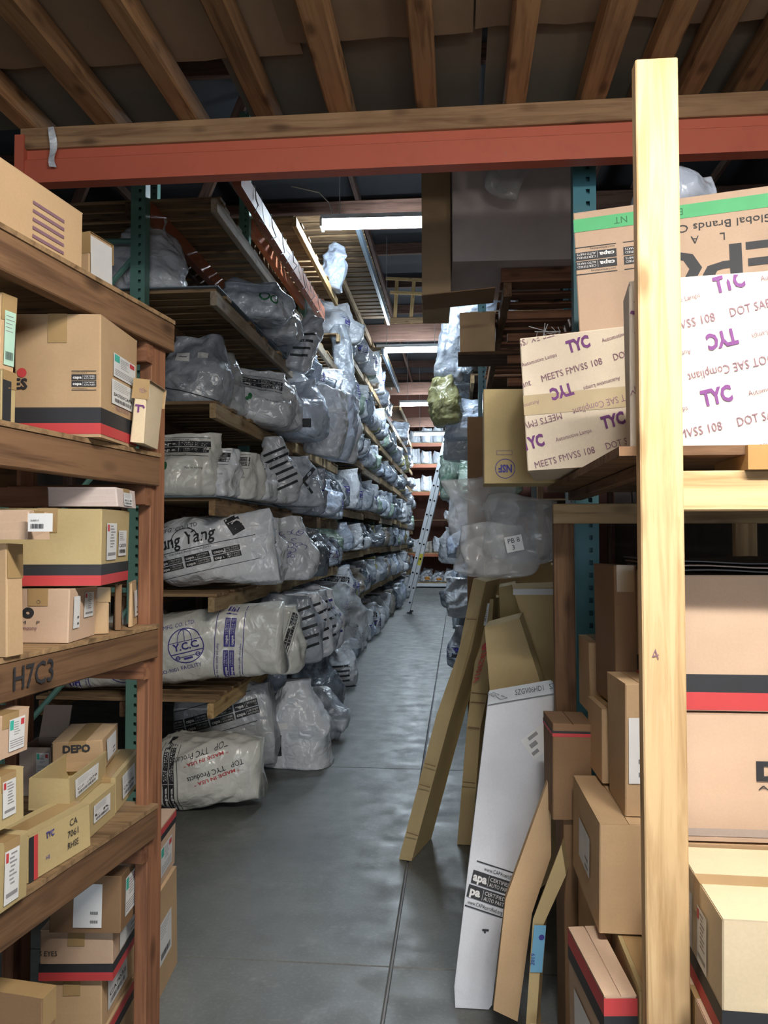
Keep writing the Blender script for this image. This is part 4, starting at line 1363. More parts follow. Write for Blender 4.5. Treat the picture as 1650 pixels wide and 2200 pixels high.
board('post', (XR2 + .03, 1.72, 0), (XR2 + .03, 1.72, 2.4), .086, .04, 'tan_wood', rroot, side=(1, 0, 0))
board('cross_rail', (xat(1188, 2.77), 2.77, 1.632), (XR2 + .06, 2.77, 1.632), .038, .068, 'tan_wood', rroot)
board('cross_rail', (RX - .02, 1.725, 1.648), (XR2 + .2, 1.725, 1.648), .038, .084, 'fresh_wood', rroot)
ZD = 1.742
for xx in (RX + .03, (RX + XR2) / 2, XR2):
    board('bearer', (xx, 1.72, 1.706), (xx, 3.05, 1.706), .05, .03, 'old_wood', rroot)
MB().box(xat(1190, 2.77) + .01, XR2 + .2, 1.70, 3.06, 1.722, ZD).build('deck_board', 'old_wood', rroot)
ob_ = P(1605, 955, 1.69)
MB().box(ob_.x, ob_.x + .2, 1.685, 1.9, 1.69, ZD - .001).build('board_end', 'cork', rroot)
DT = ZD + .002
def tyc(w, h, ink='ink_purple', words=True, seed=0, rot=.2, s=1.0):
    """printed wrapping: rows of bold letters and small compliance text on a slant, every other row upside down"""
    rng = random.Random(seed)
    pr = []
    c, sn = math.cos(rot), math.sin(rot)
    rows = int(h * 1.6 / (.047 * s)) + 2
    for r in range(-5, rows):
        y0 = r * .047 * s
        x = -.1 - rng.uniform(0, .2)
        k = r % 2
        while x < w * 1.4:
            up = (r // 2) % 2 == 0
            if k:
                lst = [('TYC', .026, .05, 'ink_purple'), ('Automotive Lamps', .009, .08, 'ink_mauve')]
            else:
                lst = [('DOT SAE Compliant', .015, .14, 'ink_mauve'), ('MEETS FMVSS 108', .015, .135, 'ink_mauve')]
            for s_, hh, tw, ik in lst:
                px_, py_ = x * c - y0 * sn, x * sn + y0 * c
                if up:
                    pr.append(text(px_, py_, hh * s, s_, ik, rot, .045 if s_ == 'TYC' else 0, w=tw * s))
                else:
                    pr.append(text(px_ + tw * s * c - hh * s * sn * -1 * 0, py_ + tw * s * sn + hh * s, hh * s, s_, ik, rot + math.pi, .045 if s_ == 'TYC' else 0, w=tw * s))
                x += (tw + .025) * s
    return pr
carton_px('cream carton printed with slanting purple lettering, brown tape across', 2.36, DT + .011, 1132, 1352, 1131, 720, -R(9), side='L', depth=.42, width=.36, ry=-R(2.5), mat='cream_print', prints={'F': [rect(0, .165, .36, .225, 'wet_tape')] + tyc(.36, .45, seed=1, s=1.3)}, seam='X', tape=False)
bx = carton_px('bright cream carton with slanting purple lettering, behind the tall post', 1.79, DT + .0, 1352, 1760, 1330, 608, -R(9), side='L', depth=.15, width=.46, mat='white_print', prints={'F': tyc(.46, .4, seed=4, s=1.25)}, tape=False)
carton_px('kraft carton with green band and upside-down lettering on the cream cartons', 2.42, 2.168, 1243, 1750, 1240, 452, -R(11), side='L', ry=-R(1.5), depth=.4, width=.78, mat='kraft_pink', flip=('F',),
          prints={'F': [rect(0, .018, .78, .058, 'ink_green'), text(.47, .028, .02, 'EC', 'ink_leaf'), text(.625, .028, .02, 'NT', 'ink_leaf'), text(.23, .078, .022, 'Global Brands Co.', 'ink_black', w=.28), text(.36, .115, .022, 'L', 'ink_black'), text(.43, .115, .022, 'A', 'ink_black'),
                        text(.04, .155, .11, 'DEPO', 'ink_black', bold=.025, w=.56)] + capa(.66, .105, .12, .085) + capa(.52, .105, .12, .085)})
carton_px('olive carton with an upside-down round blue mark, jutting over the aisle', 2.86, DT, 1041, 1215, 1040, 838, R(0), side='L', depth=.19, width=.42, mat='kraft_olive', flip=('F',),
          prints={'F': [('c', .345, .285, .0345, .0025, 'ink_blue', 0, 360, 1.0), text(.345, .272, .026, 'NSF', 'ink_blue', bold=.04, w=.048, align='C'), rect(.32, .22, .375, .221, 'ink_blue'), rect(.32, .235, .375, .236, 'ink_blue'), rect(.32, .22, .321, .236, 'ink_blue'), rect(.374, .22, .375, .236, 'ink_blue')]})
# stack behind the tall post
carton_px('dark carton with red-edged lid on a tall brown carton', 2.42, .712, 1188, 1292, 1188, 1556, R(2), side='L', depth=.18, width=.118, mat='kraft_dark', bands=[(.255, .262, 'ink_black'), (.245, .255, 'ink_red')], tape=False)  # tan board; the shade on its front is put into the dark colour
carton_px('tall plain brown carton standing on the floor beside the leaning flats', 2.44, .002, 1214, 1330, 1206, 1752, R(1), side='L', depth=.17, width=.11, height=.707, mat='kraft_dark')
carton_px('tan carton with pinkish lid and black and red top stripes', 1.75, .002, 1303, 1450, 1222, 2105, R(6), side='L', height=.574, depth=.3, width=.073, mat='kraft_pink', bands=[(.50, .535, 'ink_black'), (.535, .572, 'ink_red')], stickers=[('L', .2, .3, .5, .5, None, 3)], tape=False)
carton_px('dusty little carton with torn label, low behind the post', 1.62, .002, 1316, 1420, 1312, 2150, R(2), side='L', depth=.1, height=.5, width=.11, mat='kraft_grey') if False else None
carton_px('plain tan carton lit on its front, above the striped carton', 1.97, .60, 1290, 1420, 1262, 1756, R(1), side='L', depth=.4, width=.138, height=.258, mat='kraft', seam='Y', tape=False, stickers=[('L', .3, .3, .4, .4, None, 3)])
carton_px('floor carton carrying the plain tan carton', 2.10, .002, 1290, 1420, 1262, 1900, R(1), side='L', depth=.3, width=.115, height=.592, mat='kraft')
carton_px('tall yellowish carton beside the striped carton', 1.75, .002, 1378, 1500, 1376, 1985, R(0), side='L', depth=.3, width=.07, height=.59, mat='kraft_olive')
carton_px('narrow carton with peeling white label, on the plain tan carton', 2.02, .864, 1346, 1440, 1340, 1470, R(2), side='L', depth=.19, width=.076, mat='kraft', stickers=[('F', .1, .25, .5, .5, None, 3)], tape=False)
carton_px('small creased carton wedged under the tall dark carton', 2.26, .87, 1297, 1345, 1290, 1520, R(3), side='L', depth=.2, width=.082, height=.2, mat='kraft', stickers=[('F', .3, .2, .4, .6, None, 3)])
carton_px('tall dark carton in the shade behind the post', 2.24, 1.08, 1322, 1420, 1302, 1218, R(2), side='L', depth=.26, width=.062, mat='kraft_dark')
carton_px('slim kraft carton behind the red-edged carton', 2.62, .98, 1267, 1312, 1265, 1382, R(2), side='L', depth=.2, width=.1, mat='kraft') 
# stack to the far side of the post
carton_px('large pale carton with grey-black and red base bands, lying sheets on top', 1.92, 1.146, 1440, 1900, 1440, 1238, R(1), side='L', depth=.5, width=.56, mat='kraft_pink', bands=[(.043, .085, 'ink_black'), (.002, .043, 'ink_red')], seam='X', tape=False)
carton_px('large pale carton with big black lettering below the banded carton', 1.92, .846, 1440, 1900, 1440, 1540, R(1), side='L', depth=.5, width=.56, height=.293, mat='kraft_pink', tape=False, bands=[(.012, .03, 'kraft_grey')],
          prints={'F': [text(.195, .145, .04, 'DEPO', 'ink_black', bold=.06, w=.2), text(.198, .122, .01, 'A   U   T   O', 'ink_black', w=.19)]})
carton_px('olive-lidded carton with black and red base bands, lowest in view', 1.50, .640, 1552, 1900, 1480, 1976, -R(2), side='L', depth=.34, width=.46, mat='kraft_cream', bands=[(.030, .062, 'ink_black'), (.002, .030, 'ink_red')], stickers=[('L', .52, .3, .2, .5, None, 2), ('L', .2, .3, .2, .5, None, 0)], seam='X')
carton_px('floor carton under the olive-lidded carton', 1.50, .002, 1552, 1900, 1480, 2190, -R(2), side='L', depth=.34, width=.46, height=.634, mat='kraft_pink')
carton_px('floor carton carrying the two large pale cartons', 1.92, .002, 1446, 1900, 1440, 1800, R(1), side='L', depth=.45, width=.5, height=.836, mat='kraft', tape=False)
for k in range(3):
    z = 1.468 + k * .009
    y0 = 1.90 + .03 * k
    vs, fs = [], []
    n = 12
    for i in range(n + 1):
        x = xat(1445, 1.9) + (.55) * i / n
        dz = .003 * math.sin(i * .9 + k * .3) + .003
        vs += [(x, y0, z + dz), (x, y0 + .5, z + dz), (x, y0, z + dz + .003), (x, y0 + .5, z + dz + .003)]
    for i in range(n):
        a, b = i * 4, i * 4 + 4
        fs += [(a, b, b + 1, a + 1), (a + 2, a + 3, b + 3, b + 2), (a, a + 2, b + 2, b), (a + 1, b + 1, b + 3, a + 3)]
    fs += [(0, 1, 3, 2), (n * 4, n * 4 + 2, n * 4 + 3, n * 4 + 1)]
    tag(obj('plastic_sheet', vs, fs, 'black_sheet' if k != 1 else 'kraft_grey'), ('lowest dark sheet on the banded carton', 'thin brown sheet between the two dark sheets', 'uppermost dark sheet on the banded carton')[k], 'sheet', 'sheets on the banded carton')
# perforated upright beside the shelf
pr_ = empty('rack_upright', T(xat(1262, 3.35), 3.35, 0), 'blue-green perforated steel upright behind the cream carton', 'upright')
inst('upright', upright_mesh(4.2, .095, .07, 'blue_steel'), pr_, T(xat(1262, 3.35), 3.35, 0))
MB().box(-.09, .09, -.03, .11, 0, .008).build('foot_plate', 'dark_steel', pr_, W[pr_])

# ------------------------------------------------------------------ loft shelf over the far side with the great cartons
rr_ = empty('timber_deck', T(.7, 5.0, 3.1), 'slatted timber deck on a dark ladder-like frame under the great cartons', 'deck')
dx0 = xat(1072, 5.3)
for xx in (dx0 + .04, dx0 + .55):
    board('bearer', (xx, 4.9, 3.085), (xx, 8.1, 3.085), .05, .09, 'old_wood', rr_)
board('end_board', (dx0 - .0, 4.9, 3.17), (dx0 + .62, 4.9, 3.17), .03, .085, 'kraft_lilac' if False else 'red_wood', rr_)
board('ledge', (.0, 5.75, 2.845), (dx0 + .6, 5.75, 2.845), .4, .02, 'old_wood', rr_)
for i in range(14):
    y = 5.0 + i * .22
    board('slat', (dx0, y, 3.14), (dx0 + .6, y, 3.14), .12, .02, 'red_wood', rr_)
for yy in (5.3, 8.05):
    for xx in (dx0 + .55,) if yy < 6 else (dx0 + .04, dx0 + .55):
        board('leg', (xx, yy, 0), (xx, yy, 3.04), .06, .06, 'old_wood', rr_)
for i in range(7):
    z = 2.1 + i * .14
    board('rung', (dx0 + .04, 4.97 , z), (dx0 + .55, 4.97, z), .04, .05, 'red_wood', rr_)
carton_px('great greyish carton on the high deck, clear film hanging before it', 4.75, 3.218, 972, 1232, 968, 340, R(2), side='L', depth=.8, width=.74, height=.95, mat='kraft_lilac', tape=False)
carton_px('tall narrow kraft carton beside the great greyish carton, flap hanging', 4.9, 3.02, 906, 968, 905, 350, R(2), side='L', depth=.5, width=.178, height=1.0, mat='kraft', tape=False, stickers=[])
o = board('cardboard_flap', P(908, 650, 4.80), P(1062, 634, 4.80), .3, .006, 'kraft_dark')
tag(o, 'dark folded flap hanging beneath the great cartons', 'flap')
carton_px('kraft carton under the high deck with a lower dark band', 5.6, 2.86, 988, 1062, 986, 672, R(0), side='L', depth=.4, width=.25, mat='kraft', tape=False)
carton_px('column of stacked brown carton under the edge-on carton', 5.25, .003, 1006, 1046, 1004, 896, R(0), side='L', depth=.25, width=.12, height=1.60, mat='kraft_dark', tape=False)
carton_px('brown carton standing edge-on above the jutting olive carton', 5.25, 1.61, 1006, 1046, 1004, 896, R(0), side='L', depth=.25, width=.12, mat='kraft_dark', tape=False)
# ------------------------------------------------------------------ the big printed sacks in the nearest bay
def lying(label, pxl, pxr, Y, z0, hgt, thick, mat, seed, prints=(), tilt=0.0, yaw=0.0, group=None, **kw):
    """sack lying across the shelf, its mouth to the aisle; columns pxl..pxr at distance Y"""
    a, b = P(pxl, 1155, Y), P(pxr, 1155, Y)
    L = b.x - a.x
    axis = Vector((math.cos(tilt) * math.cos(yaw), math.sin(yaw), math.sin(tilt)))
    up = Vector((-math.sin(tilt), 0, math.cos(tilt)))
    yv = axis.cross(up)
    o = Vector((a.x, Y + thick / 2, z0 + hgt / 2 + .01))
    mw = Matrix(((up.x, yv.x, axis.x, o.x), (up.y, yv.y, axis.y, o.y), (up.z, yv.z, axis.z, o.z), (0, 0, 0, 1)))
    kk = dict(nz=64, nt=72, folds=26, sq=.65, crumple=.006, lump=.02, wave=.04, topw=.9, top=.25, bot=.75, freq=6)
    kk.update(kw)
    sh = bag_shape(seed, hgt, thick, L, **kk)
    pp = []
    for prims, x0, y0, rot in prints:
        c, s = math.cos(rot), math.sin(rot)
        u = Vector((s, 0, c)); v = Vector((c, 0, -s))
        pp.append((prims, Vector((-hgt / 2 + y0, 0, x0)), u, v, Vector((0, 1, 0))))
    return bag(label, sh, mat, mw, pp, group=group)
def globe(cx, cy, r, ink='ink_blue', word='Y.C.C'):
    t = r * .06
    pr = [ring(cx, cy, r, t, ink), ring(cx, cy + r * .1, r * .45, t * .6, ink, 0, 180, 1.9), line(cx - r * .95, cy + r * .28, cx + r * .95, cy + r * .28, t * .6, ink),
          line(cx, cy + r * .28, cx, cy + r, t * .6, ink), line(cx - r * .9, cy - r * .38, cx + r * .9, cy - r * .38, t, ink), line(cx - r * .75, cy - r * .62, cx + r * .75, cy - r * .62, t * .7, ink),
          ring(cx - r * .55, cy - r * .62, r * .1, t, ink), ring(cx + r * .55, cy - r * .62, r * .1, t, ink), rect(cx - r * .25, cy - r * .8, cx + r * .25, cy - r * .68, ink)]
    pr.append(text(cx, cy - r * .2, r * .4, word, ink, bold=.03, w=r * 1.5, align='C'))
    return pr
S = 4.5 / FPX
def stripes(h, ink='ink_blue'):
    return [rect(0, 0, h, .004, ink), rect(0, .155, h, .159, ink)] + [q for k in range(3) for q in capa(.01 + k * .19, .03, .17, .10, ink, tiny=False)[2:]] + [text(.01, .012, .012, 'For the best quality and safety', ink), text(.01, .138, .012, 'For the best quality and safety', ink)]
lying('white sack with blue globe marks, mouth to the aisle on the lowest deck', 250, 578, 4.50, .64, .40, .5, 'film_cream', 201,
      [(globe(170 * S, .17, .10), 0, 0, .13), ([text(95 * S, .285, .022, 'PARTS MFG. CO. LTD.', 'ink_blue', w=.27), text(100 * S, .035, .022, 'ISO-9001 FACILITY', 'ink_blue', w=.25)], 0, .0, .13),
       (stripes(.6), 268 * S, -.02, 1.42)], tilt=.10, top=.45, wave=.08, topw=1.0, crumple=.009)
lying('flatter white sack with globe marks farther back on the lowest deck', -60, 300, 4.46, .64, .24, .42, 'film_cream', 202,
      [(globe(190 * S, .12, .095), 0, 0, .02), (globe(60 * S, .12, .095), 0, 0, .02), (stripes(.4), 265 * S, -.04, 1.48), (globe(345 * S, .12, .095), 0, 0, .02)], tilt=.0, crumple=.005, top=.6, topw=.95)
lying('plain white sack lying on the globe-marked sack', 130, 330, 4.55, .885, .15, .4, 'film_cream', 203, tilt=.09, topw=.9)
lying('grey-white sack with black brush lettering, mouth to the aisle, second deck', 330, 566, 4.55, 1.24, .40, .45, 'film_white', 204,
      [([text(.04, .205, .075, 'Tung Yang', 'ink_black', bold=.015, shear=.2, w=.38), text(.0, .30, .024, 'PARTS  MFG  CO.  LTD', 'ink_black', w=.32)], 0, 0, .16),
       ([ring(.0, .21, .09, .005, 'ink_black', 0, 180), line(-.09, .21, .0, .3, .004, 'ink_black'), ring(.2, .23, .08, .005, 'ink_black', 10, 180)], .04, 0, .16),
       ([q for k in range(4) for q in capa(-.12 + k * .165, .055, .15, .11, tiny=False)[2:]] + [rect(-.14, .18, .62, .184, 'ink_black'), rect(-.14, .035, .62, .038, 'ink_black'), text(-.12, .165, .01, 'www.CAPAcertified.org   Certified Automotive Parts', 'ink_black', w=.5)], 0, 0, .14),
       ([rect(0, 0, .075, .11, 'ink_black'), text(.01, .03, .05, 'TY', 'ink_white', bold=.03)], .47, .27, .5)], tilt=.09, top=.3, wave=.07, topw=1.05, crumple=.008)
lying('white sack with red and black lettering lying on the floor under the shelf', 322, 545, 4.32, .0, .37, .46, 'film_cream', 205,
      [(capa(0, 0, .40, .11, tiny=False), .175, -.02, math.pi / 2), ([text(.5, .30, .03, 'TOP   TYC Products', 'ink_black', math.pi + .0, w=.30), text(.5, .255, .018, '* MADE IN USA *', 'ink_red', math.pi, bold=.02, w=.24), text(.56, .18, .03, 'TOP   TYC Products', 'ink_black', math.pi, w=.30), text(.53, .14, .018, '* MADE IN USA *', 'ink_red', math.pi, bold=.02, w=.24), text(.4, .39, .018, '* MADE IN USA *', 'ink_red', math.pi, w=.2)], .02, -.04, .25)],
      tilt=.04, top=.5, wave=.07, topw=.85, crumple=.009)
lying('printed sack standing in the shade behind the floor sack', 372, 572, 5.0, .02, .52, .35, 'film_white', 206,
      [([text(.3, .40, .07, 'ung', 'ink_black', bold=.05, shear=.2), text(.46, .40, .06, 'NH', 'ink_black')] + [q for k in range(4) for q in capa(.0 + k * .16, .2, .15, .15, tiny=False)[2:]] + [rect(0, .375, .6, .379, 'ink_black'), rect(0, .18, .6, .184, 'ink_black')], 0, 0, .2)], tilt=.07, topw=1.0, top=.5, crumple=.006)
lying('torn brown cardboard lining beneath the floor sacks', 400, 560, 4.75, .0, .04, .5, 'kraft_dark', 207, topw=1.0, top=.8) if False else None

def standing(label, px, Y, z0, w, d, h, mat, seed, rz=0.0, rx=0.0, ry=0.0, prints=(), group=None, py=1155, **kw):
    p = P(px, py, Y)
    kk = dict(nz=40, nt=64, folds=22, sq=.6, crumple=.012, lump=.025)
    kk.update(kw)
    sh = bag_shape(seed, w, d, h, **kk)
    return bag(label, sh, mat, T(p.x, Y, z0 + .004, rz, rx, ry), prints, group=group)
FR = lambda w: ((1, 0, 0), (0, 0, 1), (0, -1, 0))
def capfront(w, h, leaf=True):
    pr = capa(-w / 2, h * .62, w, h * .3) + [text(w * .12, h * .42, h * .035, 'Made  for  recycling', 'ink_black', w=w * .3)]
    if leaf:
        pr += [('c', -w * .22, h * .46, h * .02, h * .04, 'ink_leaf', 0, 360, 1.6), ('c', -w * .28, h * .40, h * .018, h * .036, 'ink_leaf', 0, 360, 1.0)]
    return [(pr, (0, 0, 0)) + FR(w)]
Z3 = LV1[2] + .008
standing('large white sack with a black certification block and green leaf, third deck', 402, 4.62, Z3, .34, .3, .37, 'film_cream', 211, prints=capfront(.32, .38), top=.5, wave=.04, topw=.95)
standing('small white printed sack, second along the third deck', 475, 4.78, Z3, .16, .34, .30, 'film_white', 212, prints=capfront(.15, .32), top=.35, wave=.05)
standing('small white printed sack with folded top, third along the third deck', 515, 4.98, Z3, .19, .3, .29, 'film_cream', 213, prints=capfront(.17, .31, False), top=.35, wave=.06)
standing('small white printed sack with green leaf, fourth along the third deck', 556, 5.22, Z3, .15, .3, .27, 'film_white', 214, prints=capfront(.14, .29), top=.3, wave=.05)
standing('tall pointed sack with slanting black bars on the third deck', 590, 5.5, Z3, .34, .16, .46, 'film_white', 215, rz=.5, prints=[([line(-.1 + k * .0, .05 + k * .055, .14, .16 + k * .055, .018, 'ink_black') for k in range(6)], (0, 0, 0), (1, 0, 0), (0, 0, 1), (0, -1, 0))], top=.3, wave=.05, topw=.3)
standing('grey sack with a cross of black tape, third deck', 640, 6.1, Z3, .36, .22, .40, 'film_grey', 216, rz=.3, prints=[([line(-.1, .05, .12, .3, .03, 'ink_black'), line(-.05, .3, .1, .1, .02, 'ink_black')], (0, 0, 0), (1, 0, 0), (0, 0, 1), (0, -1, 0))], topw=.5)
Z2 = LV1[1] + .004
standing('white sack with a printed face behind the brush-lettered sack', 575, 5.25, Z2, .2, .32, .44, 'film_white', 221, prints=capfront(.18, .4, False), top=.4)
standing('white sack scrawled all over in blue pen on the second deck', 622, 5.85, Z2, .36, .3, .44, 'film_white', 222, rz=.2, topw=.4, top=.3,
         prints=[([ring(random.Random(k).uniform(-.1, .1), random.Random(k + 50).uniform(.16, .36), random.Random(k + 9).uniform(.015, .045), .005, 'ink_blue', 20 * k, 20 * k + 250, .5) for k in range(22)], (0, 0, 0), (1, 0, 0), (0, 0, 1), (0, -1, 0))])
standing('smoky clear bag of dark parts, fourth on the second deck', 660, 6.35, Z2, .34, .26, .40, 'film_dark', 223, topw=.5)
Z1 = LV1[0] + .004
standing('white sack with a black printed band, behind the globe-marked sack', 588, 5.35, Z1, .36, .3, .45, 'film_cream', 231, rz=.25, ry=.06, topw=.75, prints=[(capa(0, 0, .36, .07, tiny=False), (.07, 0, .05), (.25, 0, .97), (-.97, 0, .25), (0, -1, 0)), ([text(-.1, .07, .015, 'PRODUCTS', 'ink_black'), text(-.07, .04, .015, '* IN USA *', 'ink_red')], (0, 0, 0), (1, 0, 0), (0, 0, 1), (0, -1, 0))])
for k, (px, Y) in enumerate(((628, 5.75), (650, 6.0), (668, 6.22), (684, 6.45))):
    standing('upright printed sack, %s of four squeezed together on the lowest deck' % ORD[k], px - 12, Y, Z1, .5, .17, .48, 'film_white' if k % 2 else 'film_grey', 232 + k, rx=.08, rz=.1, topw=.6, top=.4, group='squeezed sacks on the lowest deck',
             prints=[([line(-.05, .06 + j * .07, .25, .16 + j * .07, .02, 'ink_blue' if k == 3 else 'ink_black') for j in range(5)], (0, 0, 0), (1, 0, 0), (0, 0, 1), (0, -1, 0))])
Z4 = LV1[3] + .004
standing('large frosted bag with two paper labels on the fourth deck', 418, 4.75, Z4, .38, .42, .42, 'film_grey', 241, rz=.2, topw=.6, wave=.1, prints=[([rect(-.1, .26, -.02, .32, 'ink_white'), rect(.03, .28, .09, .32, 'ink_white'), line(-.09, .29, -.03, .29, .006, 'ink_black'), line(-.18, .1, .16, .02, .006, 'ink_black')], (0, 0, 0), (1, 0, 0), (0, 0, 1), (0, -1, 0))])
standing('frosted bag with a clear film cover beside the labelled bag', 470, 5.0, Z4, .3, .35, .40, 'film_clear', 242, topw=.5)
standing('glossy printed sack with green leaf slumping over the fourth deck edge', 545, 5.35, Z4 - .02, .5, .34, .40, 'film_white', 243, rz=.35, ry=.12, topw=.6, wave=.12, crumple=.014, prints=capfront(.3, .36))
standing('printed sack tucked behind the round grey bag', 590, 5.8, Z4, .36, .26, .34, 'film_white', 244, prints=capfront(.3, .3, False), topw=.7)
standing('round grey bag bulging out over the aisle, fourth deck', 645, 6.35, Z4 - .01, .42, .46, .50, 'film_blue', 245, topw=.55, sq=.85, lump=.03, bot=.5, prints=[([rect(.06, .08, .13, .15, 'ink_black')], (0, 0, 0), (1, 0, 0), (0, 0, 1), (0, -1, 0))])
for k, (px, Y) in enumerate(((690, 7.0), (708, 7.25), (724, 7.48))):
    standing('long folded white sack drooping from the fourth deck, %s of three' % ORD[k], px, Y, LV2[3] - .1, .34, .17, .62, 'film_white' if k != 1 else 'film_blue', 246 + k, ry=.18, topw=.7, top=.5, group='folded sacks on the fourth deck')
Z5 = LV1[4] + .012
standing('big clear bag of foil parts behind the teal upright', 318, 4.6, Z5, .40, .34, .48, 'film_white', 251, rz=.2, topw=.4, wave=.16, crumple=.016)
standing('pale foil part inside the clear bag', 300, 4.85, Z5, .16, .12, .22, 'film_cream', 252) if False else None
standing('crumpled clear bag with green print at the edge of the blue-topped deck', 552, 5.2, Z5, .36, .3, .28, 'film_grey', 253, rz=.4, wave=.2, crumple=.02, topw=.6, prints=[([ring(.02, .14, .03, .012, 'ink_leaf'), ring(.08, .11, .025, .01, 'ink_leaf')], (0, 0, 0), (1, 0, 0), (0, 0, 1), (0, -1, 0))])
standing('glossy crumpled bag next along the blue-topped deck', 585, 5.7, Z5, .34, .3, .26, 'film_white', 254, wave=.2, crumple=.02)
standing('long striped sack sliding off the blue-topped deck', 632, 6.3, Z5 - .1, .2, .16, .48, 'film_white', 255, ry=.35, topw=.5, prints=[([line(-.06, .1 + j * .06, .08, .14 + j * .06, .02, 'ink_black') for j in range(4)], (0, 0, 0), (1, 0, 0), (0, 0, 1), (0, -1, 0))])
standing('white tail of a sack drooping below the blue-topped deck', 660, 6.6, 2.62, .12, .12, .42, 'film_white', 256, ry=-.3, topw=.5)
# on the floor by the rack foot
standing('white sack slumped on the floor with a black emblem', 640, 5.45, 0, .46, .34, .56, 'film_white', 261, rz=-.1, ry=.0, topw=.28, top=.5, bot=1.08, wave=.05, crumple=.014, lump=.03, nz=40, nt=56,
         prints=[([rect(-.15, .08, -.05, .22, 'ink_black'), ring(-.10, .15, .03, .01, 'ink_white'), rect(-.08, .26, -.01, .30, 'ink_white')], (0, 0, 0), (1, .0, 0), (0, 0, 1), (0, -1, 0))])
lying('translucent sack curled on the floor behind the emblem sack', 645, 742, 5.95, .0, .34, .34, 'film_grey', 262, topw=.3, top=.4, crumple=.014)
standing('pale twisted sack standing on the floor against the rack', 600, 5.7, 0, .2, .2, .62, 'film_blue', 263, topw=.5, wave=.15)
standing('dark smoky sack slumped at the foot of the second bay', 660, 6.9, 0, .55, .5, .52, 'film_dark', 264, topw=.4, ry=.1, wave=.12)
standing('clear film bag hanging out over the aisle from the lowest deck', 728, 7.9, .45, .42, .14, .62, 'film_clear', 265, rz=.15, topw=.4, ry=.12, wave=.1, crumple=.02)
standing('striped sack end below the clear film bag', 735, 8.3, 0, .3, .24, .45, 'film_white', 266, topw=.5, prints=[([line(-.1, .05 + j * .05, .1, .07 + j * .05, .02, 'ink_black') for j in range(4)], (0, 0, 0), (1, 0, 0), (0, 0, 1), (0, -1, 0))])
# high hangers on both sides
standing('long translucent wrap hanging from the upper deck of the second bay', 748, 9.2, 3.05, .26, .16, .95, 'film_grey', 271, ry=-.12, topw=.7, top=.6)
standing('pale curled wrap hanging below the nearest strip light', 704, 8.6, 4.30, .26, .2, .5, 'film_blue', 272, ry=.25, topw=.4)
for k, (px, Y, z, h, m, lab) in enumerate(((966, 8.6, 3.25, .85, 'film_grey', 'long grey bag hanging high over the ladder side'), (962, 8.5, 2.75, .5, 'film_yellow', 'olive yellow bag hanging below the long grey bag'),
                                        (985, 8.9, 2.4, .55, 'film_white', 'white bag hanging beside the olive yellow bag'), (978, 9.4, 2.0, .5, 'film_green', 'green and white bag drooping above the ladder top'),
                                        (970, 10.5, 1.2, .5, 'film_white', 'white bag with blue pen marks by the ladder'), (1000, 9.0, 1.55, .5, 'film_white', 'white paper sack on the ladder-side shelf'))):
    standing(lab, px, Y, z, .3, .3, h, m, 281 + k, ry=.1 * (-1) ** k, topw=.6, wave=.12, crumple=.016)

# clear bag of small parts under the jutting carton, tag on it
hb = standing('clear bag of small parts sagging below the jutting olive carton', 1128, 3.22, 1.44, .26, .18, .27, 'film_clear', 291, topw=1.0, top=.4, wave=.1, bot=.35, crumple=.01, lump=.03)
hb2 = standing('flared pale clear bag mouth beside the jutting carton', 1052, 3.36, 1.50, .22, .12, .28, 'film_clear', 292, topw=1.2, bot=.3, top=.2, wave=.14, ry=-.15, crumple=.01, lump=.025)
hb3 = standing('low bulging lobe of clear film hanging over the leaning flats', 1062, 3.18, 1.385, .22, .16, .2, 'film_clear', 293, topw=.9, bot=.25, top=.4, wave=.12, crumple=.01, lump=.03)
q = P(1105, 1168, 3.05)
o = MB().box(-.033, .033, -.001, .001, -.03, .03).build('paper_tag', 'paper', None, T(q.x, 3.06, q.z, 0, 0, -.2))
tag(o, 'white tag with handwritten code on the clear bag', 'tag')
print_on([text(-.022, .004, .018, 'PB 8', 'ink_black', math.pi / 2 * 0), text(-.01, -.022, .018, '3', 'ink_black')], lambda x, y, l: Vector((x, -.001 - l, y)), o, W[o], 'printing')
o = bag('strip of clear film hanging before the great greyish carton', bag_shape(295, .17, .03, .24, top=.3, topw=1.2, bot=.25, lump=.01, crumple=.006), 'film_clear', T(xat(1075, 4.55), 4.55, zat(1060, 425, 4.55), 0, 0, .35))
lay = lying('folded blue plastic sheet on top of the green-banded carton', 1400, 1560, 2.5, 2.565, .14, .3, 'film_blue', 296, topw=.6, top=.6)
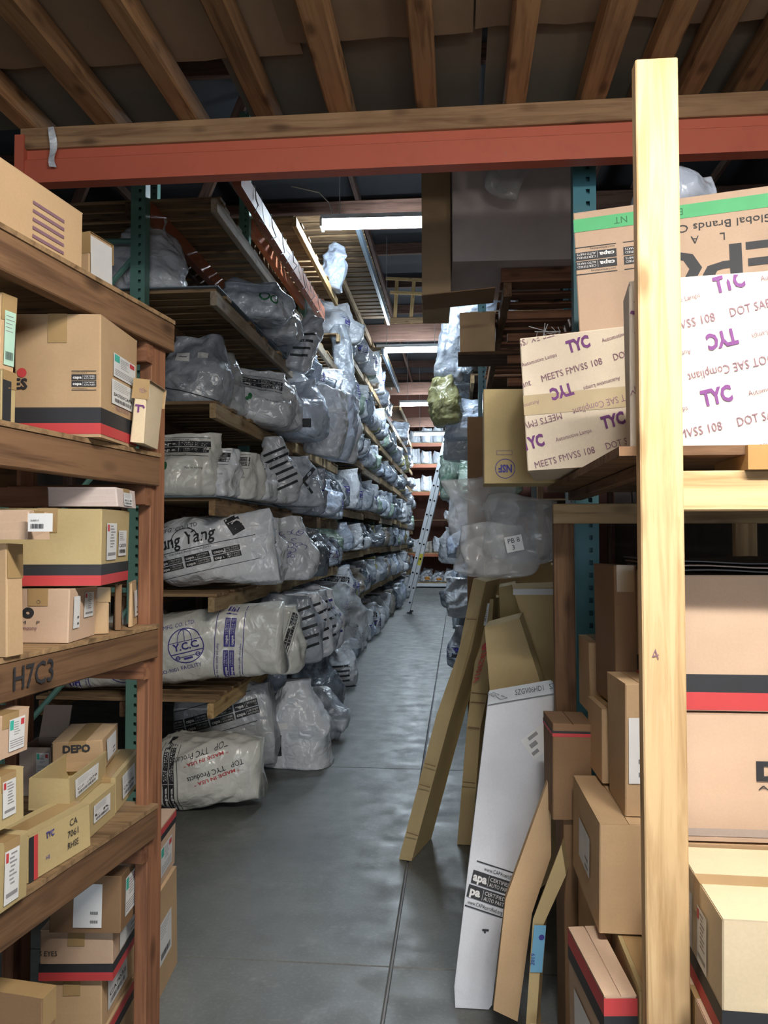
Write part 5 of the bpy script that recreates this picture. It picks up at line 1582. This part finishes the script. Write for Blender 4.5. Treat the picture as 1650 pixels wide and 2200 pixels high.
# ------------------------------------------------------------------ long flat cartons leaning against the shelf
def plane_pt(px, py, Y0, k):
    Y = Y0
    for _ in range(12):
        Y = Y0 + k * P(px, py, Y).z
    return P(px, py, Y)
def flatbox(label, pts, depth, mat, edge=None, creases=(), group='flat cartons leaning by the shelf'):
    """long flat carton; pts: near outline in the world, depth: vector to its far outline"""
    pts = [Vector(p) for p in pts]
    mz = min(p.z for p in pts)
    for p in pts:
        if p.z < .02 + mz: p.z = max(.003, p.z - mz if mz < .03 else p.z)
    m = len(pts)
    d = Vector(depth)
    c = Vector((sum(p.x for p in pts) / m, sum(p.y for p in pts) / m, 0))
    mw = Matrix.Translation(c)
    root = empty('flat_carton', mw, label, 'box', group)
    lo = [p - c for p in pts]
    obj('near_panel', lo + [p + d * .012 for p in lo], [tuple(range(m)), tuple(range(2 * m - 1, m - 1, -1))] + [((i + 1) % m, i, m + i, m + (i + 1) % m) for i in range(m)], edge or mat, root, mw)
    lo2 = [p + d * .0121 for p in lo]
    obj('carton_body', lo2 + [p + d for p in lo], [tuple(range(m)), tuple(range(2 * m - 1, m - 1, -1))] + [((i + 1) % m, i, m + i, m + (i + 1) % m) for i in range(m)], mat, root, mw)
    return root, mw, c
def on_plane(root, mw, prims, o, u, v, name='printing'):
    o, u, v = Vector(o), Vector(u).normalized(), Vector(v).normalized()
    n = u.cross(v)
    inv = mw.inverted()
    return print_on(prims, lambda x, y, l: inv @ (o + u * x + v * y + n * (l + .0012)), root, mw, name)
r1, m1, c1 = flatbox('longest flat kraft carton, bent halfway, leaning out into the aisle', [PZ(857, 1846, .003), P(938, 1535, 3.9), P(985, 1400, 3.93), P(1017, 1243, 4.0), P(1044, 1250, 4.0), P(1012, 1400, 3.93), P(966, 1548, 3.9), PZ(884, 1850, .003)], (.085, .3, .0), 'tan_board')
for (xa, ya, xb, yb, Y) in ((874, 1788, 898, 1796, 3.815), (901, 1685, 924, 1692, 3.835), (913, 1640, 936, 1647, 3.845), (1002, 1330, 1024, 1331, 3.94)):
    a, b = P(xa, ya, Y - .012), P(xb, yb, Y - .012)
    board('crease', a, b, .003, .004, 'kraft_dark', r1)
r2, m2, c2 = flatbox('flat kraft carton with a white end label and red letters', [PZ(982, 1814, .003), P(1003, 1560, 4.02), P(1012, 1480, 4.06), P(1038, 1287, 4.15), P(1060, 1287, 4.15), P(1050, 1480, 4.06), P(1032, 1565, 4.02), PZ(1014, 1816, .003)], (.085, .3, 0), 'tan_board')
a, b = P(1036, 1342, 4.12), P(1042, 1297, 4.13)
u = (b - a)
on_plane(r2, m2, [rect(0, -.032, .115, 0.004, 'paper')], P(1032, 1343, 4.10), u, Vector((-1, 0, .1)), 'sticker')
on_plane(r2, m2, [text(.02, -.024, .014, 'SZ2913', 'ink_black')], P(1032, 1343, 4.098), u, Vector((-1, 0, .1)))
on_plane(r2, m2, [text(0, 0, .028, 'SK2901A', 'ink_red', bold=.02, w=.16), ring(-.03, .014, .012, .02, 'ink_red')], P(1035, 1402, 4.06), P(1018, 1462, 4.03) - P(1035, 1402, 4.06), Vector((1, 0, .35)))
for (xa, ya, xb, yb, Y) in ((1013, 1488, 1047, 1492, 4.045), (1011, 1508, 1042, 1511, 4.035), (995, 1680, 1021, 1683, 3.985), (1005, 1562, 1030, 1565, 4.005)):
    board('crease', P(xa, ya, Y), P(xb, yb, Y), .003, .004, 'kraft_dark', r2)
flatbox('tan flat carton tilted in front, taped along its side', [P(1041, 1348, 3.52), P(1116, 1328, 3.56), P(1185, 1540, 3.5), P(1222, 1860, 3.40), PZ(1120, 1940, .003), P(1062, 1600, 3.42)], (.02, .07, .02), 'tan_board')
r3, m3, c3 = flatbox('wide tan flat carton with a white-taped upper edge', [P(1102, 1265, 3.72), P(1300, 1258, 3.72), P(1300, 1800, 3.62), PZ(1220, 1890, .003), P(1150, 1420, 3.7)], (.0, .08, .02), 'tan_board')
on_plane(r3, m3, [rect(0, -.026, .4, .002, 'paper')], P(1102, 1266, 3.715), Vector((1, 0, .01)), Vector((0, 0, 1)), 'edge_tape')
carton_px('open tan carton standing behind the leaning flats', 4.8, .003, 1040, 1200, 1034, 1212, R(-4), side='L', depth=.4, width=.42, mat='tan_board', opened=True)
flatbox('slim tan carton end leaning behind the white-labelled flat', [P(1072, 1262, 3.95), P(1108, 1255, 3.95), P(1150, 1700, 3.9), PZ(1130, 1850, .003), PZ(1095, 1850, .003)], (.02, .3, 0), 'kraft_olive')
# white tapering carton
WY, WK = 2.66, .26
wp = [plane_pt(x, y, WY, WK) for x, y in ((976, 2120), (1047, 1518), (1194, 1493), (1194, 1690), (1077, 1990), (1057, 2140), (1050, 2152), (978, 2148))]
r4, m4, c4 = flatbox('white tapering carton with black certification block, leaning in front', wp, (.012, .2, .015), 'white_board', group='flat cartons leaning by the shelf')
u4 = Vector((1, 0, 0)); v4 = Vector((0, WK, 1))
o4 = plane_pt(1005, 1935, WY, WK)
on_plane(r4, m4, [rect(0, .128, .145, .132, 'ink_black'), text(.03, .108, .012, 'www.CAPAcertified.org', 'ink_black', w=.13),
                  rect(-.004, .058, .142, .1, 'ink_black'), text(.0, .068, .026, 'apa', 'ink_white', bold=.04, w=.048), rect(.052, .062, .053, .096, 'ink_white', 1), text(.058, .081, .012, 'CERTIFIED', 'ink_white', w=.07), text(.058, .064, .012, 'AUTO PARTS', 'ink_white', w=.075),
                  rect(-.008, .012, .132, .052, 'ink_black'), text(.0, .022, .026, 'pa', 'ink_white', bold=.04, w=.036), rect(.044, .016, .045, .048, 'ink_white', 1), text(.05, .034, .012, 'CERTIFIED', 'ink_white', w=.07), text(.05, .017, .012, 'AUTO PARTS', 'ink_white', w=.075),
                  text(.0, -.008, .012, 'www.CAPAcertified.org', 'ink_black', w=.12), rect(-.006, -.018, .125, -.014, 'ink_black')], o4, Vector((1, -.26 * WK, -.26)), Vector((.26, WK, 1)))
on_plane(r4, m4, [rect(-.045, -.03, .05, .05, 'paper'), rect(-.02, .03, .02, .042, 'ink_grey', 1), rect(-.03, .005, .0, .02, 'ink_grey', 1), rect(-.04, -.018, -.012, -.006, 'ink_grey', 1)], plane_pt(1158, 1600, WY, WK), Vector((.8, .6 * WK, .6)), Vector((-.6, .8 * WK, .8)), 'torn_sticker')
on_plane(r4, m4, [rect(.0, .0, .022, .006, 'ink_black'), rect(.006, -.006, .012, 0, 'ink_black')], plane_pt(1036, 2000, WY, WK), u4, v4, 'stain')
ta, tb = plane_pt(1049, 1516, WY, WK), plane_pt(1194, 1491, WY, WK)
on_plane(r4, m4, [rect(0, .006, .24, .2, 'paper')], ta, tb - ta, Vector((.06, 1, .075)), 'sticker')
on_plane(r4, m4, [text(.10, .06, .075, 'SZGV06HD1   SZ', 'ink_black', w=.15), text(.015, .09, .06, '203', 'ink_grey', .4, w=.03), text(.045, .03, .06, 'LS', 'ink_grey', .3, w=.03)], ta + Vector((0, 0, .002)), tb - ta, Vector((.06, 1, .075)))
# dark tan flats before the white one
flatbox('dark tan flat carton with a wire-tied hole, before the white carton', [plane_pt(x, y, 2.44, .1) for x, y in ((1184, 1660), (1086, 1933), (1060, 2170), (1112, 2195), (1143, 1962), (1184, 1840))], (.0, .03, 0), 'kraft')
r6, m6, c6 = flatbox('narrow flat carton with a blue label at its edge', [plane_pt(x, y, 2.34, .06) for x, y in ((1206, 1815), (1145, 1975), (1130, 2200), (1132, 2225), (1154, 2225), (1152, 2200), (1167, 1988), (1216, 1880))], (.02, .08, 0), 'tan_board')
on_plane(r6, m6, [rect(0, 0, .034, .135, 'paper_blue')], plane_pt(1139, 2088, 2.338, .06), Vector((1, 0, .02)), Vector((.09, 0, 1)), 'sticker')
on_plane(r6, m6, [text(.01, .02, .012, '2019', 'ink_blue', math.pi / 2), ring(.024, .1, .004, .008, 'ink_blue')], plane_pt(1139, 2088, 2.337, .06), Vector((1, 0, .02)), Vector((.09, 0, 1)))
carton_px('low kraft carton on the floor at the foot of the flats', 2.04, .002, 1160, 1230, 1158, 2184, R(0), side='L', depth=.24, width=.10, height=.19, mat='kraft_cream')
# bundle of pale wires behind the cream carton
wb = empty('wire_bundle', Matrix.Translation(P(1165, 735, 2.9)), 'loose pale wires sticking up behind the cream carton', 'wires')
rng = random.Random(8)
for k in range(9):
    a = P(1150 + k * 5, 775, 2.9)
    MB().tube([a, a + Vector((rng.uniform(-.01, .02), 0, .06)), a + Vector((rng.uniform(-.02, .05), -.02, .10)), a + Vector((rng.uniform(-.04, .08), -.03, rng.uniform(.09, .13)))], .0016, 4).build('wire', 'wire', wb)
